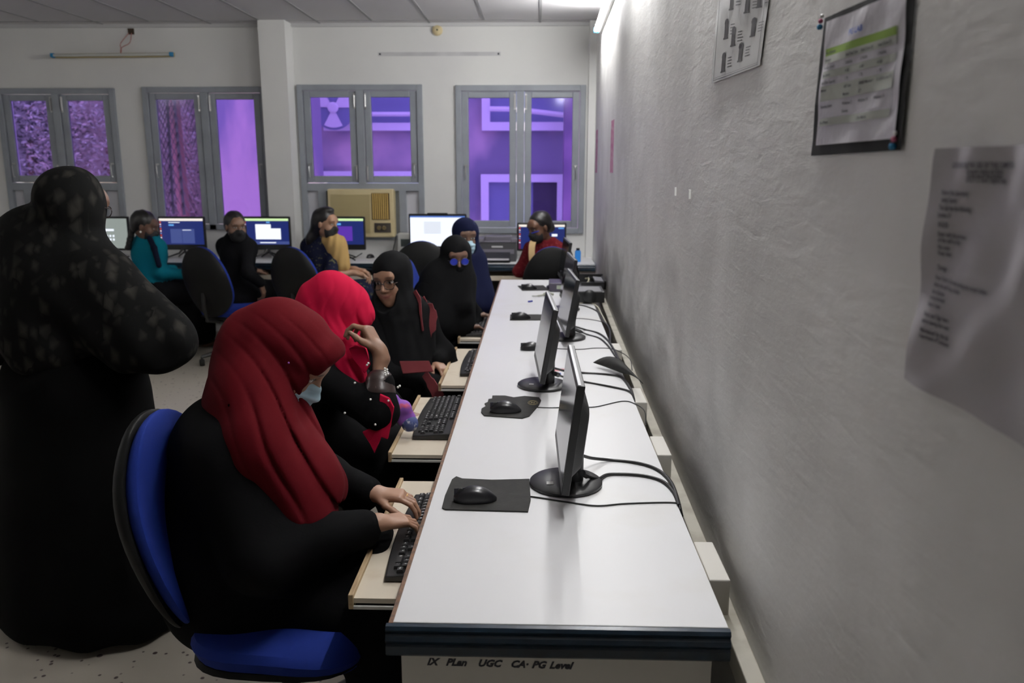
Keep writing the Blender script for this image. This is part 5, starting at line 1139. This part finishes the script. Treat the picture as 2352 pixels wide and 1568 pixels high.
# ---- navy headscarf, blue mask
def p_navy():
    H = Head((-.205, 5.44, 1.115), (.28, -.96, -.05)); H.ears = False
    J = frame((-.30, 5.48), -PI/2, world=dict(pelvis=(-.32, 5.50, .50), chest=(-.20, 5.50, .82), neck=(-.205, 5.46, 1.0), shR=(-.27, 5.34, .92), shL=(-.17, 5.64, .92), elR=(-.26, 5.18, .70), elL=(-.08, 5.66, .68), wrR=(-.10, 5.10, .67), wrL=(-.0, 5.5, .64),
              knL=(-.02, 5.6, .48), knR=(-.02, 5.4, .48), anL=(-.02, 5.6, .08), anR=(-.02, 5.4, .08)))
    J['wrR'] = A_(*at(1082, 721, y=4.92)); J['elR'] = A_(*at(1045, 715, y=5.10)); J['head'] = H; hR = hand(J['wrR'], (1, .25, -.08), (0, 0, -1), -1, curl=(.2, .35, .2), s=.95)
    t = person('navy', (-.25, 5.48, 0), J, (.16,.085,.055), 'woman in a navy headscarf and light blue mask behind the face-veiled woman', [hR], vox=.004)
    cloth('gown', t, abaya(J, r=.95, k=.08), .011, tex('navy gown', (.005,.006,.020)), folds((.2, .6, .8), 40, .004, 1.3, 6, 4), .01)
    dr = [Cap(H.w(0, -.0, -.12), (-.19, 5.42, .96), .085, .10, .06), Cap((-.18, 5.40, .96), (-.10, 5.33, .68), .11, .11, .06), Cap((-.20, 5.36, .94), (-.16, 5.22, .70), .10, .09, .06)]
    cloth('headscarf', t, hijab_prims(H, dr, puff=1.04, face=(.050, .075, .080)), .005, NAVYS, folds((.5, .5, -.5), 60, .005, 1.4, 5, 1), .008)
    cloth('face_mask', t, mask_prims(H), .0035, MASKB, lambda P: .0015*np.sin(H.L(P)[:, 2]*240), .002)
def hair_prims(H, extra=(), back=.0, face=(.055, .085, .080), fc=(0, .125, -.035)):
    return [H.ell((0, -.024, .045), (.082, .100, .086), k=.02), H.ell((0, -.052, -.005), (.070, .060+back, .070), k=.03)]+list(extra)+[H.ell(fc, face, k=.008, op='s')]
# ---- woman in the red sari, back to the camera
def p_sari():
    H = Head((.285, 6.68, 1.098), (-.70, -.60, -.28))
    J = frame((.34, 6.72), .1, world=dict(neck=(.33, 6.74, .985), chest=(.34, 6.76, .83)), wrL=(-.10, .40, .66), wrR=(.12, .40, .66)); J['head'] = H; J['shL'] = J['neck']+A_(-.125, .0, -.055); J['shR'] = J['neck']+A_(.125, .0, -.055)
    t = person('sari', (.34, 6.72, 0), J, (.12,.058,.034), 'woman in a dark red sari with a cream edge and a blue rimmed black mask', [hand(J['wrL'], (0, 1, -.1), (0, 0, -1), 1), hand(J['wrR'], (0, 1, -.1), (0, 0, -1), -1)], vox=.005)
    RS = tex('dark red sari', (.10,.008,.012), mottle=(40, (.17,.03,.03), .5, .7)); CR = tex('cream sari edge', (.60,.42,.22))
    cloth('sari', t, abaya(J, r=.88)+[Ell(J['neck']+A_(0, -.0, .06), (.075, .08, .075), k=.03, op='s')], .009, RS, folds((.5, .1, .3), 60, .004, 1, 6, 1), .008)
    lp = Vector(t.location); P = smooth_path([Vector((.27, 6.70, 1.0))-lp, Vector((.235, 6.615, .985))-lp, Vector((.225, 6.585, .90))-lp, Vector((.24, 6.58, .74))-lp], 6)
    q = MB(); q.rings([[p_+Vector((-.025, 0, 0)), p_+Vector((.025, -.005, 0)), p_+Vector((.025, .008, .008)), p_+Vector((-.025, .008, .008))] for p_ in P]); q.build('sari_edge', CR, t, smooth=True)
    cloth('hair', t, hair_prims(H, [H.ell((0, -.105, -.035), (.048, .042, .045), k=.03)]), .005, HAIR, folds((.3, .3, 1), 120, .0015, 1, 8), .003)
    m_ = cloth('face_mask', t, mask_prims(H, low=-.115), .004, MASKK)
    MB().tube([Vector(H.w(x_, .10 if abs(x_) < .03 else .06, -.010+.0 if abs(x_) < .03 else -.004))-lp for x_ in (-.062, -.02, .02, .062)]+[Vector(H.w(.078, .0, .005))-lp], .004, 6).build('mask_edging', M('blue edging', (.03,.05,.5), .6), m_)
    MB().ball(Vector(H.w(.080, .0, -.040))-lp, .007, 8).build('earring', M('gold', (.6,.4,.12), .3, metal=1), t)
# ---- woman in the yellow scarf, profile
def p_yellow():
    H = Head((-1.46, 6.70, 1.12), (.93, -.34, -.10))
    J = frame((-1.53, 6.74), -.45, neck=(0, .04, 1.0), wrL=(.03, .36, .66), wrR=(.20, .30, .66)); J['head'] = H
    J['elR'] = A_(-1.40, 6.55, .72); J['wrR'] = A_(-1.24, 6.66, .725); J['elL'] = A_(-1.35, 6.85, .72); J['wrL'] = A_(-1.25, 6.74, .745)
    t = person('yellow', (-1.53, 6.74, 0), J, (.36,.20,.125), 'woman in a yellow scarf seen from the side, black mask and long dark hair', [hand(J['wrR'], (.9, .2, -.2), (0, 0, -1), -1), hand(J['wrL'], (.9, -.1, -.1), (0, 0, -1), 1)], vox=.004)
    cloth('dress', t, abaya(J, r=.92, cuffpt=.06), .009, tex('dark printed dress', (.01,.012,.03), mottle=(40, (.10,.10,.05), .6, .66)), None)
    YL = tex('mustard yellow scarf', (.50,.33,.13))
    dp = [Cap(J['neck']+A_(.02, -.03, -.02), J['shR']+A_(-.0, -.02, .0), .062, .078, .05), Cap(J['shR']+A_(0, -.02, -.0), J['shR']+A_(.05, -.035, -.16), .082, .065, .05), Cap(J['shR']+A_(.0, -.02, -.1), J['shR']+A_(.02, -.0, -.30), .07, .05, .05)]
    cloth('yellow_scarf', t, dp, .006, YL, folds((1, .2, -.1), 110, .004, 1.2, 6), .006)
    cloth('hair', t, hair_prims(H, [Cap(H.w(0, -.06, -.02), H.w(0, -.115, -.14), .066, .055, .04), Cap(H.w(0, -.115, -.14), H.w(0, -.12, -.30), .052, .035, .04), H.ell((0, .02, .118), (.045, .045, .024), k=.03)], face=(.062, .085, .085), fc=(0, .125, -.025)), .005, HAIR, folds((.5, .5, .1), 130, .002, 1.5, 8), .004)
    cloth('face_mask', t, mask_prims(H, low=-.115), .004, MASKK)
# ---- woman in black, masked
def p_black():
    H = Head((-2.20, 6.68, 1.095), (.62, -.76, -.10))
    J = frame((-2.24, 6.72), -.45, neck=(0, .04, 1.0)); J['head'] = H; J['elR'] = A_(-2.07, 6.52, .74); J['wrR'] = A_(-2.00, 6.62, .64)
    t = person('black', (-2.24, 6.72, 0), J, (.20,.11,.07), 'woman in a plain black top with a black mask looking back over her shoulder', [hand(J['wrR'], (.15, .25, -.95), (-.9, 0, -.1), -1), hand(J['wrL'], (.4, .9, -.1), (0, 0, -1), 1)], vox=.004)
    cloth('top', t, abaya(J, r=.86), .010, tex('black top', (.006,.006,.007)), folds((.3, .5, .5), 50, .003, 1, 6), .007)
    cloth('hair', t, hair_prims(H, [H.ell((-.02, -.10, -.06), (.045, .05, .075), k=.04), Cap(H.w(-.02, -.10, -.10), H.w(-.02, -.13, -.22), .04, .03, .03), H.cap((-.07, .02, -.0), (-.075, .03, -.05), .014, .008, k=.01)], face=(.056, .085, .078)), .005, HAIR, folds((.5, .5, .1), 130, .002, 1.5, 8), .004)
    cloth('face_mask', t, mask_prims(H, low=-.118), .004, MASKK)
    lp = Vector(t.location); MB().tube([Vector(H.w(-.058, .055, -.03))-lp, Vector(H.w(-.079, .0, .01))-lp], .0018, 5).build('mask_loop', M('white loop', (.6,.6,.6), .6), t)
# ---- woman in teal
def p_teal():
    H = Head((-2.96, 6.70, 1.095), (.86, .10, -.28))
    J = frame((-2.99, 6.72), -.6, neck=(0, .04, 1.0)); J['head'] = H; J['wrR'] = A_(-2.68, 6.84, .68); J['elR'] = A_(-2.84, 6.66, .72)
    t = person('teal', (-2.99, 6.72, 0), J, (.11,.055,.035), 'woman in a teal top with a plait and a black mask', [hand(J['wrR'], (.8, .5, -.1), (0, 0, -1), -1), hand(J['wrL'], (.4, .9, -.1), (0, 0, -1), 1)], vox=.005)
    cloth('top', t, abaya(J, r=.86), .010, [tex('teal top', (.004,.14,.19)), tex('dark trousers', (.006,.006,.007))], folds((.3, .5, .5), 50, .003, 1, 6), .007, region=lambda c: (c[:, 2] < .64)*1)
    cloth('shoulder_sash', t, [Cap(J['shR']+A_(-.05, -.03, .055), J['shR']+A_(.0, -.075, -.02), .022, .022, .02), Cap(J['shR']+A_(.0, -.075, -.02), J['shR']+A_(.03, -.08, -.16), .022, .022, .02)], .005, tex('dark sash', (.006,.008,.02)))
    pl = [H.ell((0, -.09, .0-.02*0-.035*i), (.030-.001*i, .026, .026), k=.012) for i in range(1, 7)]
    cloth('hair', t, hair_prims(H, pl, face=(.058, .085, .085), fc=(0, .125, -.025)), .005, HAIR, folds((.5, .5, .1), 130, .002, 1.5, 8), .004)
    cloth('face_mask', t, mask_prims(H, low=-.118), .004, MASKK)
    lp = Vector(t.location); MB().ball(Vector(H.w(.080, .0, -.040))-lp, .009, 8).build('earring', M('pearl bead', (.8,.78,.74), .2), t)
# ---- standing woman, back to the camera
def p_stand():
    c = at(172, 475, y=2.60); H = Head((c.x, 2.60, 1.452), (.30, .92, -.28), sc_=1.02)
    x0 = c.x
    J = dict(pelvis=A_(x0-.06, 2.62, .86), chest=A_(x0-.07, 2.60, 1.18), neck=A_(x0-.04, 2.60, 1.34), shL=A_(x0-.24, 2.66, 1.17), shR=A_(x0+.13, 2.54, 1.25), elL=A_(x0-.36, 2.72, 1.02), elR=A_(x0+.30, 2.50, 1.04), wrL=A_(x0-.22, 2.88, .95), wrR=A_(x0+.18, 2.72, 1.0),
             knL=A_(x0-.15, 2.66, .47), knR=A_(x0+.02, 2.62, .47), anL=A_(x0-.16, 2.64, .08), anR=A_(x0+.03, 2.60, .08), toe=(.2, 1, 0), head=H)
    t = person('stand', (x0-.06, 2.62, 0), J, (.16,.085,.055), 'standing woman seen from behind in a patterned dark shawl and long black skirt', [hand(J['wrR'], (-.8, .5, 0), (0, .3, -1), 1), hand(J['wrL'], (.8, .5, 0), (0, 0, -1), -1)], vox=.005)
    sk_ = [Cap(J['pelvis'], J['chest'], .17, .16, .08), Cap((x0-.08, 2.62, .86), (x0-.10, 2.64, .10), .20, .27, .08), Cap((x0-.01, 2.60, .80), (x0+.03, 2.60, .10), .17, .23, .1), Cap((x0-.2, 2.66, .8), (x0-.26, 2.68, .10), .14, .22, .1),
           Cap(J['elR'], J['wrR'], .07, .05, .05), Cap(J['elL'], J['wrL'], .07, .05, .05), Box_((x0, 2.6, .975), (.9, .9, .955), None, .01, .02, 'i')]
    cloth('skirt', t, sk_, .011, tex('black skirt', (.002,.002,.002)), folds((1, .5, 0), 36, .008, 1, 3), .012)
    m = tex('dark patterned shawl', (.02,.02,.02)); nt = m.node_tree; b = nt.nodes['Principled BSDF']; tc = nt.nodes.new('ShaderNodeTexCoord'); mp = nt.nodes.new('ShaderNodeMapping'); mp.inputs['Scale'].default_value = (27, 27, 17); mp.inputs['Rotation'].default_value = (.2, .5, .5)
    v = nt.nodes.new('ShaderNodeTexVoronoi'); v.inputs['Randomness'].default_value = .9; v.inputs['Scale'].default_value = 1; v.feature = 'F1'; v.distance = 'MANHATTAN'; cr = nt.nodes.new('ShaderNodeValToRGB')
    cr.color_ramp.elements[0].position = .35; cr.color_ramp.elements[0].color = (.027,.025,.022,1); cr.color_ramp.elements[1].position = .95; cr.color_ramp.elements[1].color = (.005,.005,.005,1)
    nt.links.new(tc.outputs['Object'], mp.inputs[0]); nt.links.new(mp.outputs[0], v.inputs['Vector']); sp = nt.nodes.new('ShaderNodeSeparateColor'); nt.links.new(v.outputs['Color'], sp.inputs[0]); ml = nt.nodes.new('ShaderNodeMath'); ml.operation = 'MULTIPLY_ADD'; ml.inputs[1].default_value = .55; nt.links.new(sp.outputs[0], ml.inputs[0]); nt.links.new(v.outputs['Distance'], ml.inputs[2]); nt.links.new(ml.outputs[0], cr.inputs[0]); nt.links.new(cr.outputs[0], b.inputs['Base Color'])
    sh = [H.ell((0, -.015, .030), (.086, .108, .090), k=.03), Cap(H.w(0, -.02, -.02), J['neck']+A_(-.03, 0, -.02), .088, .095, .06), Cap(J['neck']+A_(-.07, 0, -.03), J['shL'], .10, .10, .08), Cap(J['neck']+A_(0, 0, -.07), J['shR']+A_(-.02, 0, -.04), .085, .075, .06),
          Cap(J['shL'], J['elL'], .10, .10, .08), Cap(J['shR']+A_(-.02, 0, -.02), J['elR'], .095, .085, .07), Cap(J['elR']+A_(0, 0, 0), J['wrR'], .085, .05, .05), Cap(J['chest']+A_(0, -.02, .05), (x0-.09, 2.56, 1.04), .17, .165, .08),
          Cap((x0+.05, 2.52, 1.15), (x0+.22, 2.48, 1.0), .10, .085, .08), Cap((x0-.3, 2.62, 1.12), (x0-.34, 2.6, .93), .12, .12, .08), Cap(J['neck']+A_(-.12, -.02, .0), (x0-.30, 2.6, 1.12), .09, .12, .08),
          H.ell((0, .115, -.025), (.050, .075, .078), k=.01, op='s'), Box_((x0, 2.6, 1.66), (1, 1, .72), None, .01, .03, 'i')]
    cloth('shawl', t, sh, .008, m, addf(folds((.6, .2, -1), 32, .009, 1.5, 4, 2), folds((1, 0, .6), 48, .004, 1, 6, 1)), .014)
    spectacles(t, H, M('dark brown frame', (.03,.015,.012), .3), CLEAR)
for f in (p_stand, p_maroon, p_red, bag, p_smile, p_veil, p_navy, p_sari, p_yellow, p_black, p_teal): f()
